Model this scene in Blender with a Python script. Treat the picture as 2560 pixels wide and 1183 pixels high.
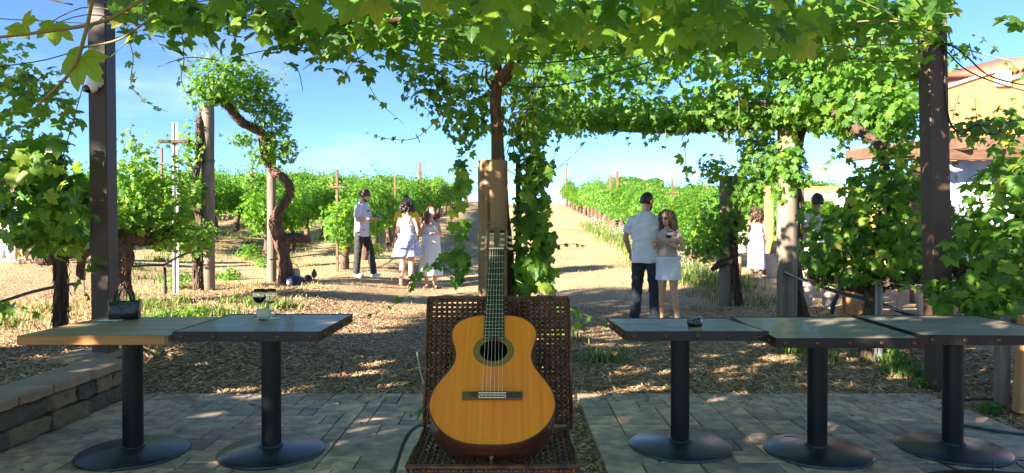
import bpy, bmesh, math, random
import numpy as np
from mathutils import Vector, Matrix, noise
from math import pi, sin, cos, radians as R

sc = bpy.context.scene
for o in list(bpy.data.objects): bpy.data.objects.remove(o)
col = sc.collection

# ---------------------------------------------------------------- camera
CAM_H, HORIZON, FPX = 1.28, 572.0, 1707.0
cam_d = bpy.data.cameras.new('camera'); cam = bpy.data.objects.new('camera', cam_d); col.objects.link(cam)
cam_d.sensor_width = 36.0; cam_d.lens = 24.0; cam_d.clip_start = 0.05; cam_d.clip_end = 2000
cam.location = (0, 0, CAM_H); cam.rotation_euler = (R(90 - 0.65), 0, 0)
sc.camera = cam
# ---------------------------------------------------------------- sky, sun, exposure
SUN_EL, SUN_DIR = 22.0, Vector((0.75, 0.66))          # where the sunlight travels, seen from above
world = bpy.data.worlds.new('World'); sc.world = world; world.use_nodes = True
nt = world.node_tree; nt.nodes.clear()
sky = nt.nodes.new('ShaderNodeTexSky'); sky.sky_type = 'NISHITA'; sky.sun_disc = False
sky.sun_elevation = R(SUN_EL); sky.sun_rotation = math.atan2(-SUN_DIR.x, -SUN_DIR.y)
sky.air_density = 1.0; sky.dust_density = 0.0; sky.ozone_density = 5.0; sky.altitude = 4000
bgn = nt.nodes.new('ShaderNodeBackground'); bgn.inputs['Strength'].default_value = 0.054
wout = nt.nodes.new('ShaderNodeOutputWorld')
tc = nt.nodes.new('ShaderNodeTexCoord'); mp = nt.nodes.new('ShaderNodeMapping'); mp.inputs['Scale'].default_value = (1.6, 1.6, 5.5)
mp.inputs['Location'].default_value = (0.35, 0.1, 0.0)
nz = nt.nodes.new('ShaderNodeTexNoise'); nz.inputs['Scale'].default_value = 2.2; nz.inputs['Detail'].default_value = 7; nz.inputs['Roughness'].default_value = 0.55
rp = nt.nodes.new('ShaderNodeValToRGB'); rp.color_ramp.elements[0].position = 0.54; rp.color_ramp.elements[1].position = 0.86
rp.color_ramp.elements[0].color = (0, 0, 0, 1); rp.color_ramp.elements[1].color = (0.4, 0.4, 0.4, 1)
mxw = nt.nodes.new('ShaderNodeMix'); mxw.data_type = 'RGBA'; mxw.inputs[7].default_value = (5.0, 6.0, 7.6, 1)
nt.links.new(tc.outputs['Generated'], mp.inputs['Vector']); nt.links.new(mp.outputs[0], nz.inputs['Vector'])
nt.links.new(nz.outputs['Fac'], rp.inputs[0]); nt.links.new(rp.outputs[0], mxw.inputs[0])
nt.links.new(sky.outputs[0], mxw.inputs[6]); nt.links.new(mxw.outputs[2], bgn.inputs['Color']); nt.links.new(bgn.outputs[0], wout.inputs[0])
sun_d = bpy.data.lights.new('sun', 'SUN'); sun_d.energy = 4.7; sun_d.angle = R(0.55); sun_d.color = (1.0, 0.90, 0.75)
sun = bpy.data.objects.new('sun', sun_d); col.objects.link(sun)
_d = Vector((SUN_DIR.x * cos(R(SUN_EL)), SUN_DIR.y * cos(R(SUN_EL)), -sin(R(SUN_EL))))
sun.rotation_euler = _d.to_track_quat('-Z', 'Y').to_euler()
sc.view_settings.view_transform = 'Standard'; sc.view_settings.look = 'None'
sc.view_settings.gamma = 1.0; sc.view_settings.use_curve_mapping = False
sc.view_settings.exposure = 2.64
sc.cycles.max_bounces = 8; sc.cycles.transparent_max_bounces = 8; sc.cycles.transmission_bounces = 6; sc.cycles.diffuse_bounces = 4
sc.cycles.use_denoising = True

rng = np.random.default_rng(7)
rnd = random.Random(11)

# ---------------------------------------------------------------- helpers
def at(px, py, Y):
    return Vector(((px - 1280.0) / FPX * Y, Y, CAM_H + (HORIZON - py) / FPX * Y))

def tag(o, label=None, cat=None, group=None, kind=None):
    if label: o['label'] = label
    if cat: o['category'] = cat
    if group: o['group'] = group
    if kind: o['kind'] = kind
    return o

def empty(name, loc, label, cat, group=None, rz=0.0):
    o = bpy.data.objects.new(name, None); col.objects.link(o)
    o.location = loc; o.rotation_euler = (0, 0, rz); o.empty_display_size = 0.1
    return tag(o, label, cat, group)

def link(name, me, mat=None, parent=None, world=False, loc=None):
    """link a mesh; world=True means its vertices are world coordinates although it has a parent"""
    if mat is not None and not me.materials: me.materials.append(mat)
    o = bpy.data.objects.new(name, me); col.objects.link(o)
    if parent is not None:
        o.parent = parent
        if world:
            p = parent; off = Vector((0, 0, 0))
            while p is not None:
                off += p.location; p = p.parent
            o.location = -off
    if loc is not None: o.location = loc
    return o

def copy_tree(o, parent=None):
    c = o.copy(); col.objects.link(c); c.parent = parent
    for ch in list(o.children): copy_tree(ch, c)
    return c

class MB:
    def __init__(s): s.v = []; s.f = []
    def add(s, vs, fs):
        b = len(s.v); s.v.extend([tuple(v) for v in vs]); s.f.extend([tuple(i + b for i in f) for f in fs]); return s
    def box(s, c, d, M=None):
        x, y, z = d[0] / 2, d[1] / 2, d[2] / 2
        vs = [Vector((sx * x, sy * y, sz * z)) for sz in (-1, 1) for sy in (-1, 1) for sx in (-1, 1)]
        if M is not None: vs = [M @ v for v in vs]
        return s.add([v + Vector(c) for v in vs], [(0, 2, 3, 1), (4, 5, 7, 6), (0, 1, 5, 4), (2, 6, 7, 3), (0, 4, 6, 2), (1, 3, 7, 5)])
    def cbox(s, c, d, b=0.005, M=None):
        """box with chamfered edges"""
        vs = []; 
        h = [d[0] / 2, d[1] / 2, d[2] / 2]; b = min(b, min(h) * 0.9)
        bm = bmesh.new(); bmesh.ops.create_cube(bm, size=1.0)
        for v in bm.verts: v.co = Vector((v.co.x * d[0], v.co.y * d[1], v.co.z * d[2]))
        bmesh.ops.bevel(bm, geom=bm.edges[:], offset=b, segments=1, affect='EDGES')
        bm.verts.index_update()
        vs = [v.co.copy() for v in bm.verts]; fs = [tuple(v.index for v in f.verts) for f in bm.faces]; bm.free()
        if M is not None: vs = [M @ v for v in vs]
        return s.add([v + Vector(c) for v in vs], fs)
    def tube(s, pts, r, n=8, caps=True, squash=None):
        pts = [Vector(p) for p in pts]; m = len(pts)
        rr = [r] * m if isinstance(r, (int, float)) else list(r)
        t = (pts[1] - pts[0]).normalized(); up = Vector((0, 0, 1)) if abs(t.z) < 0.9 else Vector((0, 1, 0))
        nrm = (up - t * up.dot(t)).normalized(); vs = []
        for i in range(m):
            tt = pts[min(i + 1, m - 1)] - pts[max(i - 1, 0)]
            if tt.length > 1e-9: t = tt.normalized()
            nrm = nrm - t * nrm.dot(t)
            nrm = nrm.normalized() if nrm.length > 1e-6 else t.orthogonal().normalized()
            bi = t.cross(nrm)
            for k in range(n):
                a = 2 * pi * k / n
                vs.append(pts[i] + nrm * (cos(a) * rr[i] * (squash or 1.0)) + bi * (sin(a) * rr[i]))
        fs = [(i * n + k, i * n + (k + 1) % n, (i + 1) * n + (k + 1) % n, (i + 1) * n + k) for i in range(m - 1) for k in range(n)]
        if caps: fs += [tuple(reversed(range(n))), tuple(range((m - 1) * n, m * n))]
        return s.add(vs, fs)
    def lathe(s, prof, n=24, c=(0, 0, 0), M=None, caps=True):
        vs = [Vector((r * cos(2 * pi * k / n), r * sin(2 * pi * k / n), z)) for r, z in prof for k in range(n)]
        if M is not None: vs = [M @ v for v in vs]
        vs = [v + Vector(c) for v in vs]; m = len(prof)
        fs = [(i * n + k, i * n + (k + 1) % n, (i + 1) * n + (k + 1) % n, (i + 1) * n + k) for i in range(m - 1) for k in range(n)]
        if caps: fs += [tuple(reversed(range(n))), tuple(range((m - 1) * n, m * n))]
        return s.add(vs, fs)
    def rings(s, rs, n=20, fold=None, caps=(True, True), M=None):
        """stack of horizontal ellipses (cx, cy, z, rx, ry)"""
        vs = []; m = len(rs)
        for i, (cx, cy, z, rx, ry) in enumerate(rs):
            for k in range(n):
                a = 2 * pi * k / n; q = 1.0 + (fold(i / (m - 1), a) if fold else 0.0)
                vs.append(Vector((cx + rx * q * cos(a), cy + ry * q * sin(a), z)))
        if M is not None: vs = [M @ v for v in vs]
        fs = [(i * n + k, i * n + (k + 1) % n, (i + 1) * n + (k + 1) % n, (i + 1) * n + k) for i in range(m - 1) for k in range(n)]
        if caps[0]: fs.append(tuple(reversed(range(n))))
        if caps[1]: fs.append(tuple(range((m - 1) * n, m * n)))
        return s.add(vs, fs)
    def ball(s, c, r, n=14, m=9, M=None):
        vs = []; 
        for i in range(m + 1):
            p = -pi / 2 + pi * i / m; q = max(cos(p), 0.02)
            for k in range(n):
                a = 2 * pi * k / n; vs.append(Vector((r[0] * q * cos(a), r[1] * q * sin(a), r[2] * sin(p))))
        if M is not None: vs = [M @ v for v in vs]
        vs = [v + Vector(c) for v in vs]
        fs = [(i * n + k, i * n + (k + 1) % n, (i + 1) * n + (k + 1) % n, (i + 1) * n + k) for i in range(m) for k in range(n)]
        fs += [tuple(reversed(range(n))), tuple(range(m * n, (m + 1) * n))]
        return s.add(vs, fs)
    def prism(s, outline, z0, z1, M=None):
        n = len(outline); vs = [Vector((x, y, z0)) for x, y in outline] + [Vector((x, y, z1)) for x, y in outline]
        if M is not None: vs = [M @ v for v in vs]
        fs = [tuple(reversed(range(n))), tuple(range(n, 2 * n))] + [(k, (k + 1) % n, n + (k + 1) % n, n + k) for k in range(n)]
        return s.add(vs, fs)
    def mesh(s, name='mesh', smooth=False, sharp=None):
        me = bpy.data.meshes.new(name); me.from_pydata([tuple(v) for v in s.v], [], s.f); me.update()
        if smooth:
            me.polygons.foreach_set('use_smooth', [True] * len(me.polygons))
            if sharp: me.set_sharp_from_angle(angle=R(sharp))
        return me
    def build(s, name, mat, parent=None, smooth=False, sharp=None, world=False, loc=None):
        return link(name, s.mesh(name, smooth, sharp), mat, parent, world, loc)

def catmull(P, k=6):
    P = [Vector(p) for p in P]; out = []
    for i in range(len(P) - 1):
        a, b, c, d = P[max(i - 1, 0)], P[i], P[i + 1], P[min(i + 2, len(P) - 1)]
        for j in range(k):
            t = j / k
            out.append(0.5 * ((2 * b) + (c - a) * t + (2 * a - 5 * b + 4 * c - d) * t * t + (3 * b - a - 3 * c + d) * t ** 3))
    out.append(P[-1]); return out

def lerps(vals, n):
    return [float(np.interp(i / (n - 1) * (len(vals) - 1), range(len(vals)), vals)) for i in range(n)]

def rough_trunk(mb, ctrl, radii, k=8, n=12, knob=0.18, seed=0, freq=9.0):
    """gnarled woody stem: a tube whose skin is ridged and knobbly"""
    k = int(k * 1.5); n = int(n * 1.4); pts = catmull(ctrl, k); rr = lerps(radii, len(pts)); b = len(mb.v)
    mb.tube(pts, rr, n)
    for i, p in enumerate(pts):
        for q in range(n):
            v = Vector(mb.v[b + i * n + q]); d = v - p
            if d.length < 1e-6: continue
            f = 1 + 1.3 * knob * noise.noise(Vector((v.x * freq + seed, v.y * freq, v.z * freq * 0.5))) + 0.6 * knob * noise.noise(Vector((v.x * freq * 3 + seed, v.y * freq * 3, v.z * freq * 0.8))) + 0.13 * sin(q * 2 * pi / n * 5 + i * 0.16 + seed)
            mb.v[b + i * n + q] = tuple(p + d * f)
    return pts

def ss(a, b, x):
    t = min(1.0, max(0.0, (x - a) / (b - a))); return t * t * (3 - 2 * t)

# ---------------------------------------------------------------- materials
def new_mat(name):
    m = bpy.data.materials.new(name); m.use_nodes = True
    return m, m.node_tree, m.node_tree.nodes['Principled BSDF']

def N(nt, typ, **kw):
    n = nt.nodes.new(typ)
    for k, v in kw.items():
        if k.startswith('i_'): n.inputs[k[2:].replace('_', ' ')].default_value = v
        else: setattr(n, k, v)
    return n

def ramp(nt, fac, stops):
    r = nt.nodes.new('ShaderNodeValToRGB'); e = r.color_ramp.elements
    while len(e) < len(stops): e.new(0.5)
    for i, (p, c) in enumerate(stops): e[i].position = p; e[i].color = (*c, 1)
    nt.links.new(fac, r.inputs[0]); return r.outputs[0]

def mixc(nt, fac, a, b, mode='MIX'):
    m = nt.nodes.new('ShaderNodeMix'); m.data_type = 'RGBA'; m.blend_type = mode
    for sk, v in ((0, fac), (6, a), (7, b)):
        if hasattr(v, 'is_linked') or isinstance(v, bpy.types.NodeSocket): nt.links.new(v, m.inputs[sk])
        elif sk == 0: m.inputs[0].default_value = v
        else: m.inputs[sk].default_value = (*v, 1)
    return m.outputs[2]

def mathn(nt, op, a, b=None, c=None):
    m = nt.nodes.new('ShaderNodeMath'); m.operation = op
    for i, v in enumerate((a, b, c)):
        if v is None: continue
        if isinstance(v, bpy.types.NodeSocket): nt.links.new(v, m.inputs[i])
        else: m.inputs[i].default_value = v
    return m.outputs[0]

def coords(nt, scale=(1, 1, 1), kind='Object', per_object=False):
    t = nt.nodes.new('ShaderNodeTexCoord'); m = nt.nodes.new('ShaderNodeMapping'); m.inputs['Scale'].default_value = scale
    nt.links.new(t.outputs[kind], m.inputs['Vector'])
    if per_object:
        oi = nt.nodes.new('ShaderNodeObjectInfo'); mu = mathn(nt, 'MULTIPLY', oi.outputs['Random'], 37.0)
        cb = nt.nodes.new('ShaderNodeCombineXYZ')
        for i in range(3): nt.links.new(mu, cb.inputs[i])
        nt.links.new(cb.outputs[0], m.inputs['Location'])
    return m.outputs[0]

def tex(nt, vec, scale, detail=4, rough=0.55, dist=0.0):
    n = nt.nodes.new('ShaderNodeTexNoise'); n.inputs['Scale'].default_value = scale; n.inputs['Detail'].default_value = detail
    n.inputs['Roughness'].default_value = rough; n.inputs['Distortion'].default_value = dist
    nt.links.new(vec, n.inputs['Vector']); return n.outputs['Fac']

def bump(nt, b, h, strength=0.4, dist=0.01):
    n = nt.nodes.new('ShaderNodeBump'); n.inputs['Strength'].default_value = strength; n.inputs['Distance'].default_value = dist
    nt.links.new(h, n.inputs['Height']); nt.links.new(n.outputs[0], b.inputs['Normal'])

def simple(name, c, rough=0.5, metal=0.0, var=0.25, scale=(8, 8, 8), bstr=0.15, bdist=0.004, coat=0.0, per_object=True, detail=4, rvar=0.1, c2=None, spec=None, sheen=0.0):
    """one material: base colour varied by noise, roughness varied, slight relief"""
    m, nt, b = new_mat(name)
    v = coords(nt, scale, per_object=per_object); f = tex(nt, v, 1.0, detail)
    lo = tuple(x * (1 - var) for x in c); hi = c2 if c2 else tuple(min(1, x * (1 + var)) for x in c)
    nt.links.new(ramp(nt, f, [(0.3, lo), (0.7, hi)]), b.inputs['Base Color'])
    rr = nt.nodes.new('ShaderNodeMapRange'); rr.inputs[3].default_value = max(0.03, rough - rvar); rr.inputs[4].default_value = min(1, rough + rvar)
    nt.links.new(f, rr.inputs[0]); nt.links.new(rr.outputs[0], b.inputs['Roughness'])
    b.inputs['Metallic'].default_value = metal; b.inputs['Coat Weight'].default_value = coat
    if spec is not None: b.inputs['Specular IOR Level'].default_value = spec
    if sheen: b.inputs['Sheen Weight'].default_value = sheen
    if bstr: bump(nt, b, f, bstr, bdist)
    return m

def wood(name, c_lo, c_hi, grain=(1.5, 40, 40), rough=0.55, coat=0.0, bstr=0.25, knots=True, per_object=True):
    m, nt, b = new_mat(name); v = coords(nt, grain, per_object=per_object)
    f = tex(nt, v, 1.0, 6, 0.65, 0.4); v2 = coords(nt, tuple(g * 0.13 for g in grain), per_object=per_object); g = tex(nt, v2, 1.3, 3)
    c = ramp(nt, f, [(0.28, c_lo), (0.72, c_hi)])
    if knots: c = mixc(nt, ramp(nt, g, [(0.45, (0, 0, 0)), (0.75, (0.6, 0.6, 0.6))]), c, tuple(x * 0.55 for x in c_lo))
    nt.links.new(c, b.inputs['Base Color']); b.inputs['Roughness'].default_value = rough; b.inputs['Coat Weight'].default_value = coat
    if bstr: bump(nt, b, f, bstr, 0.003)
    return m

M = {}
# grapevine leaves: diffuse front plus light coming through the blade
def leaf_mat(name, single, dark=1.0, warm=0.0, veins=True):
    m, nt, b = new_mat(name)
    if single:
        oi = nt.nodes.new('ShaderNodeObjectInfo'); r = oi.outputs['Random']
    else:
        a = nt.nodes.new('ShaderNodeAttribute'); a.attribute_name = 'rnd'; r = a.outputs['Fac']
    base = ramp(nt, r, [(0.0, (0.030 * dark, 0.090 * dark, 0.022 * dark)), (0.35, (0.075 * dark, 0.18 * dark, 0.026 * dark)), (0.7, (0.15 * dark, 0.27 * dark, 0.032 * dark)), (0.93, (0.26 * dark, 0.34 * dark, 0.04 * dark)), (1.0, (0.30 * dark, 0.25 * dark, 0.05 * dark))])
    tr = ramp(nt, r, [(0.0, (0.12, 0.36, 0.025)), (0.5, (0.30, 0.56, 0.035)), (1.0, (0.55, 0.68, 0.05))])
    if veins:
        uv = nt.nodes.new('ShaderNodeUVMap'); sp = nt.nodes.new('ShaderNodeSeparateXYZ'); nt.links.new(uv.outputs[0], sp.inputs[0])
        x = mathn(nt, 'SUBTRACT', sp.outputs[0], 0.5); y = mathn(nt, 'SUBTRACT', sp.outputs[1], 0.3)
        ang = mathn(nt, 'ARCTAN2', x, y); q = mathn(nt, 'DIVIDE', ang, 0.96); k = mathn(nt, 'ROUND', q)
        rad = mathn(nt, 'SQRT', mathn(nt, 'ADD', mathn(nt, 'MULTIPLY', x, x), mathn(nt, 'MULTIPLY', y, y)))
        dist = mathn(nt, 'MULTIPLY', mathn(nt, 'ABSOLUTE', mathn(nt, 'SUBTRACT', q, k)), rad)
        main = mathn(nt, 'LESS_THAN', dist, 0.010)
        # side veins: stripes leaving each main vein at an angle
        side = mathn(nt, 'LESS_THAN', mathn(nt, 'FRACT', mathn(nt, 'MULTIPLY', mathn(nt, 'SUBTRACT', rad, mathn(nt, 'MULTIPLY', dist, 1.2)), 15.0)), 0.13)
        vein = mathn(nt, 'MAXIMUM', main, mathn(nt, 'MULTIPLY', side, 0.45))
        base = mixc(nt, mathn(nt, 'MULTIPLY', vein, 0.55), base, (0.17 * dark, 0.24 * dark, 0.05 * dark)); tr = mixc(nt, mathn(nt, 'MULTIPLY', vein, 0.5), tr, (0.16, 0.30, 0.03))
        bump(nt, b, tex(nt, uv.outputs[0], 14.0, 3), 0.35, 0.01)
    nt.links.new(base, b.inputs['Base Color']); b.inputs['Roughness'].default_value = 0.42; b.inputs['Specular IOR Level'].default_value = 0.35
    t = nt.nodes.new('ShaderNodeBsdfTranslucent'); nt.links.new(tr, t.inputs[0])
    ms = nt.nodes.new('ShaderNodeMixShader'); ms.inputs[0].default_value = 0.53
    out = nt.nodes['Material Output']; nt.links.new(b.outputs[0], ms.inputs[1]); nt.links.new(t.outputs[0], ms.inputs[2]); nt.links.new(ms.outputs[0], out.inputs[0])
    return m
M['leaf'] = leaf_mat('grape_leaf', True); M['leaves'] = leaf_mat('grape_leaves', False); M['leaves_far'] = leaf_mat('vineyard_leaves', False, 1.25, veins=False)
M['cane'] = simple('green_cane', (0.16, 0.19, 0.05), 0.55, c2=(0.20, 0.12, 0.05))
M['bark'] = wood('vine_bark', (0.022, 0.014, 0.009), (0.15, 0.09, 0.06), (30, 30, 4.0), 0.92, bstr=1.0, knots=True)
M['bark_red'] = wood('vine_bark_red', (0.035, 0.018, 0.011), (0.21, 0.115, 0.075), (34, 34, 4.0), 0.9, bstr=1.0, knots=True)
M['postwood'] = wood('round_post_wood', (0.15, 0.078, 0.034), (0.36, 0.215, 0.10), (22, 22, 1.4), 0.75, bstr=0.5, knots=False)
M['greypost'] = wood('weathered_post_wood', (0.10, 0.078, 0.058), (0.27, 0.215, 0.16), (18, 18, 1.5), 0.85, bstr=0.6)
M['redwood'] = wood('stake_wood', (0.10, 0.048, 0.028), (0.24, 0.13, 0.075), (20, 20, 2), 0.8, bstr=0.4)
M['brownpaint'] = simple('brown_painted_post', (0.050, 0.027, 0.017), 0.55, var=0.25, scale=(5, 5, 1.2), bstr=0.06)
M['steel'] = simple('galvanised_steel', (0.30, 0.31, 0.32), 0.5, 0.4, var=0.2, scale=(20, 20, 4))
M['wire'] = simple('steel_wire', (0.33, 0.33, 0.34), 0.45, 0.8, var=0.2)
M['blackwire'] = simple('black_cable', (0.012, 0.012, 0.013), 0.45, var=0.2, bstr=0)
M['hose'] = simple('green_hose', (0.012, 0.055, 0.04), 0.4, var=0.2, bstr=0)
M['band'] = simple('blackened_steel_band', (0.022, 0.021, 0.021), 0.42, 0.55, var=0.4, scale=(12, 12, 12), bstr=0.2)
M['bolt'] = simple('rusty_bolt', (0.13, 0.06, 0.035), 0.5, 0.6, var=0.4, scale=(60, 60, 60))
M['pole'] = simple('black_table_pole', (0.008, 0.0075, 0.0075), 0.45, var=0.3, scale=(6, 6, 6), bstr=0.1, spec=0.3)
M['basep'] = simple('gunmetal_table_base', (0.040, 0.044, 0.052), 0.36, 0.25, var=0.45, scale=(7, 7, 7), bstr=0.25, rvar=0.14)
M['darktop'] = wood('dark_stained_plank', (0.15, 0.125, 0.10), (0.31, 0.255, 0.20), (2.2, 34, 34), 0.47, coat=0.08, bstr=0.15)
M['woodtop'] = wood('worn_tan_plank', (0.22, 0.14, 0.07), (0.42, 0.29, 0.16), (2.0, 30, 30), 0.42, bstr=0.25)
M['woodedge'] = wood('orange_tan_edge', (0.30, 0.12, 0.028), (0.56, 0.25, 0.065), (3, 40, 40), 0.6, bstr=0.3)
M['wicker'] = simple('dark_brown_wicker', (0.045, 0.017, 0.009), 0.34, var=0.45, scale=(25, 25, 25), bstr=0.1, c2=(0.14, 0.050, 0.022), spec=0.35)
# ================================================================ setting
def ground_h(x, y):
    if y < 5.12: left = 0.27 if x < -3.02 else 0.0
    else:
        near = 0.27 if x < -3.2 else 0.27 * ss(-2.2, -3.2, x) * ss(5.4, 6.8, y)
        k = ss(5.7, 8.5, y); left = near * (1 - k) + 0.28 * ss(-1.2, -3.6, x) * k
    if y >= 5.7: left += 0.33 * ss(-6.0, -9.5, x) * ss(8.5, 13, y)
    t = y - 14.0
    up = 0.0 if t <= -3 else (0.073 * (t + 3) ** 2 / 12 if t < 3 else 0.073 * t)
    if y > 60: up = 0.073 * 46 + 0.073 * 8 * (1 - math.exp(-(y - 60) / 8.0)) - 0.02 * max(0, y - 75)
    right = 0.10 * ss(3.3, 4.5, x) * ss(2.0, 4.0, y) * (1 - ss(9, 12, y))
    bumps = 0.035 * noise.noise(Vector((x * 0.7, y * 0.7, 0.3))) + 0.012 * noise.noise(Vector((x * 3.1, y * 3.1, 1.3)))
    flat = 1.0 if (y > 5.5 or x < -3.1 or x > 3.4) else 0.0
    return left + up + right + bumps * flat * (1.0 if y > 6.2 else 0.4) - (0.05 if (-2.95 < x < 3.25 and y < 5.28 and not (-0.45 < x < 0.5 and y > 3.0)) else 0.012 if y < 5.7 else 0)

def axis(parts):
    out = []
    for a, b, st in parts: out += list(np.arange(a, b - 1e-6, st))
    out.append(parts[-1][1]); return out

gx = axis([(-260, -60, 20), (-60, -16, 2.0), (-16, -5, 0.35), (-5, -3.06, 0.12), (-3.06, -2.98, 0.04), (-2.98, 3.26, 0.1), (3.26, 6.5, 0.12), (6.5, 16, 0.35), (16, 60, 2.0), (60, 260, 20)])
gy = axis([(-60, -4, 4.0), (-4, 2.8, 0.4), (2.8, 7.0, 0.1), (7.0, 20, 0.2), (20, 60, 0.8), (60, 100, 2.0), (100, 400, 20)])
gv = [(x, y, ground_h(x, y)) for y in gy for x in gx]; W_ = len(gx)
gf = [(j * W_ + i, j * W_ + i + 1, (j + 1) * W_ + i + 1, (j + 1) * W_ + i) for j in range(len(gy) - 1) for i in range(W_ - 1)]
gm = bpy.data.meshes.new('ground'); gm.from_pydata(gv, [], gf); gm.update()
gm.polygons.foreach_set('use_smooth', [True] * len(gm.polygons))

def ground_material():
    m, nt, b = new_mat('mulch_and_dry_grass')
    t = nt.nodes.new('ShaderNodeTexCoord'); obj = t.outputs['Object']
    # chip pattern: stretched cells in two directions
    def chips(scale, rot):
        mp = nt.nodes.new('ShaderNodeMapping'); mp.inputs['Scale'].default_value = scale; mp.inputs['Rotation'].default_value = (0, 0, rot)
        nt.links.new(obj, mp.inputs['Vector']); v = nt.nodes.new('ShaderNodeTexVoronoi'); v.inputs['Scale'].default_value = 1.0
        nt.links.new(mp.outputs[0], v.inputs['Vector'])
        s = nt.nodes.new('ShaderNodeSeparateColor'); nt.links.new(v.outputs['Color'], s.inputs[0]); return s.outputs[0], v.outputs['Distance']
    c1, d1 = chips((18, 60, 20), 0.5); c2, d2 = chips((60, 20, 20), 0.9)
    pick = mathn(nt, 'GREATER_THAN', tex(nt, obj, 9.0, 2), 0.5)
    cc = mixc(nt, pick, c1, c2); dd = mixc(nt, pick, d1, d2)
    mulch = ramp(nt, cc, [(0.0, (0.13, 0.072, 0.038)), (0.35, (0.29, 0.175, 0.09)), (0.7, (0.42, 0.28, 0.155)), (1.0, (0.58, 0.44, 0.28))])
    f2 = tex(nt, obj, 26.0, 5, 0.7)
    straw = ramp(nt, f2, [(0.25, (0.30, 0.215, 0.12)), (0.55, (0.50, 0.385, 0.22)), (0.8, (0.62, 0.51, 0.32))])
    sp = nt.nodes.new('ShaderNodeSeparateXYZ'); nt.links.new(obj, sp.inputs[0])
    far = nt.nodes.new('ShaderNodeMapRange'); far.inputs[1].default_value = 9.0; far.inputs[2].default_value = 15.0; nt.links.new(sp.outputs[1], far.inputs[0])
    patch = mathn(nt, 'MULTIPLY', far.outputs[0], ramp(nt, tex(nt, obj, 0.55, 4), [(0.35, (0.25, 0.25, 0.25)), (0.6, (1, 1, 1))]))
    c = mixc(nt, patch, mulch, straw)
    green = ramp(nt, tex(nt, obj, 0.8, 5, 0.65), [(0.56, (0, 0, 0)), (0.72, (0.75, 0.75, 0.75))])
    green = mathn(nt, 'MULTIPLY', green, far.outputs[0])
    c = mixc(nt, green, c, (0.17, 0.20, 0.045))
    nt.links.new(c, b.inputs['Base Color']); b.inputs['Roughness'].default_value = 0.9; b.inputs['Specular IOR Level'].default_value = 0.15
    h = mathn(nt, 'ADD', mathn(nt, 'MULTIPLY', dd, 1.0), f2); bump(nt, b, h, 0.9, 0.02)
    return m
M['ground'] = ground_material()
ground = link('ground', gm, M['ground']); tag(ground, kind='structure')

# ---- paved patio in two fields, pavers laid one by one
M['sand'] = simple('joint_sand', (0.045, 0.034, 0.024), 0.95, var=0.3, scale=(60, 60, 60), per_object=False)
def paver_mat():
    m, nt, b = new_mat('concrete_paver'); oi = nt.nodes.new('ShaderNodeObjectInfo')
    v = coords(nt, (1, 1, 1), per_object=True)
    body = ramp(nt, oi.outputs['Random'], [(0.0, (0.31, 0.255, 0.225)), (0.22, (0.55, 0.42, 0.34)), (0.45, (0.70, 0.50, 0.365)), (0.62, (0.62, 0.45, 0.345)), (0.80, (0.42, 0.345, 0.30)), (1.0, (0.72, 0.46, 0.33))])
    blot = ramp(nt, tex(nt, v, 9.0, 4), [(0.35, (0.62, 0.62, 0.66)), (0.65, (1.18, 1.12, 1.04))])
    st = coords(nt, (9, 17, 14), per_object=True); streak = ramp(nt, tex(nt, st, 1.0, 5, 0.7), [(0.3, (0.82, 0.82, 0.82)), (0.7, (1.1, 1.1, 1.1))])
    c = mixc(nt, 1.0, mixc(nt, 1.0, body, blot, 'MULTIPLY'), streak, 'MULTIPLY')
    nt.links.new(c, b.inputs['Base Color']); b.inputs['Roughness'].default_value = 0.85; b.inputs['Specular IOR Level'].default_value = 0.25
    bump(nt, b, mathn(nt, 'ADD', tex(nt, v, 55.0, 4), tex(nt, st, 1.0, 4)), 0.45, 0.004)
    return m
M['paver'] = paver_mat()
_pm = {}
def paver_mesh(a, c):
    k = (a, c)
    if k not in _pm:
        lx, ly = a * 0.105 - 0.008, c * 0.105 - 0.008; bm = MB(); h, ch = 0.05, 0.005
        o = lambda e, z: [(-lx / 2 + e, -ly / 2 + e, z), (lx / 2 - e, -ly / 2 + e, z), (lx / 2 - e, ly / 2 - e, z), (-lx / 2 + e, ly / 2 - e, z)]
        bm.add(o(0, -h) + o(0, -ch) + o(ch, 0), [(0, 1, 5, 4), (1, 2, 6, 5), (2, 3, 7, 6), (3, 0, 4, 7), (4, 5, 9, 8), (5, 6, 10, 9), (6, 7, 11, 10), (7, 4, 8, 11), (8, 9, 10, 11)])
        _pm[k] = bm.mesh('paver'); _pm[k].materials.append(M['paver'])
    return _pm[k]

def patio(name, x0, x1, y0, y1, cut=None):
    base = MB(); base.box(((x0 + x1) / 2, (y0 + y1) / 2 - 0.0, -0.045), (x1 - x0 - 0.01, y1 - y0 - 0.01, 0.06))
    p = base.build(name, M['sand']); tag(p, kind='structure')
    u = 0.105; nx, ny = int(round((x1 - x0) / u)), int(round((y1 - y0) / u)); used = np.zeros((ny, nx), bool); pr = random.Random(name)
    for j in range(ny - 1, -1, -1):
        for i in range(nx):
            if used[j, i]: continue
            opts = [(3, 2), (2, 2), (3, 1), (2, 1), (2, 2), (3, 2), (4, 2)]; pr.shuffle(opts)
            for a, c in opts + [(2, 1), (1, 2), (1, 1)]:
                if i + a <= nx and j - c + 1 >= 0 and not used[j - c + 1:j + 1, i:i + a].any():
                    used[j - c + 1:j + 1, i:i + a] = True
                    o = link('paver', paver_mesh(a, c), None, p); o.location = (x0 + (i + a / 2) * u, y1 - (ny - 1 - j + c / 2) * u, pr.uniform(-0.0025, 0.0025))
                    o.rotation_euler = (pr.uniform(-.006, .006), pr.uniform(-.006, .006), pr.uniform(-.008, .008)); break
    return p
patio('patio', -2.95, -0.45, 3.0, 5.30)
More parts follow.
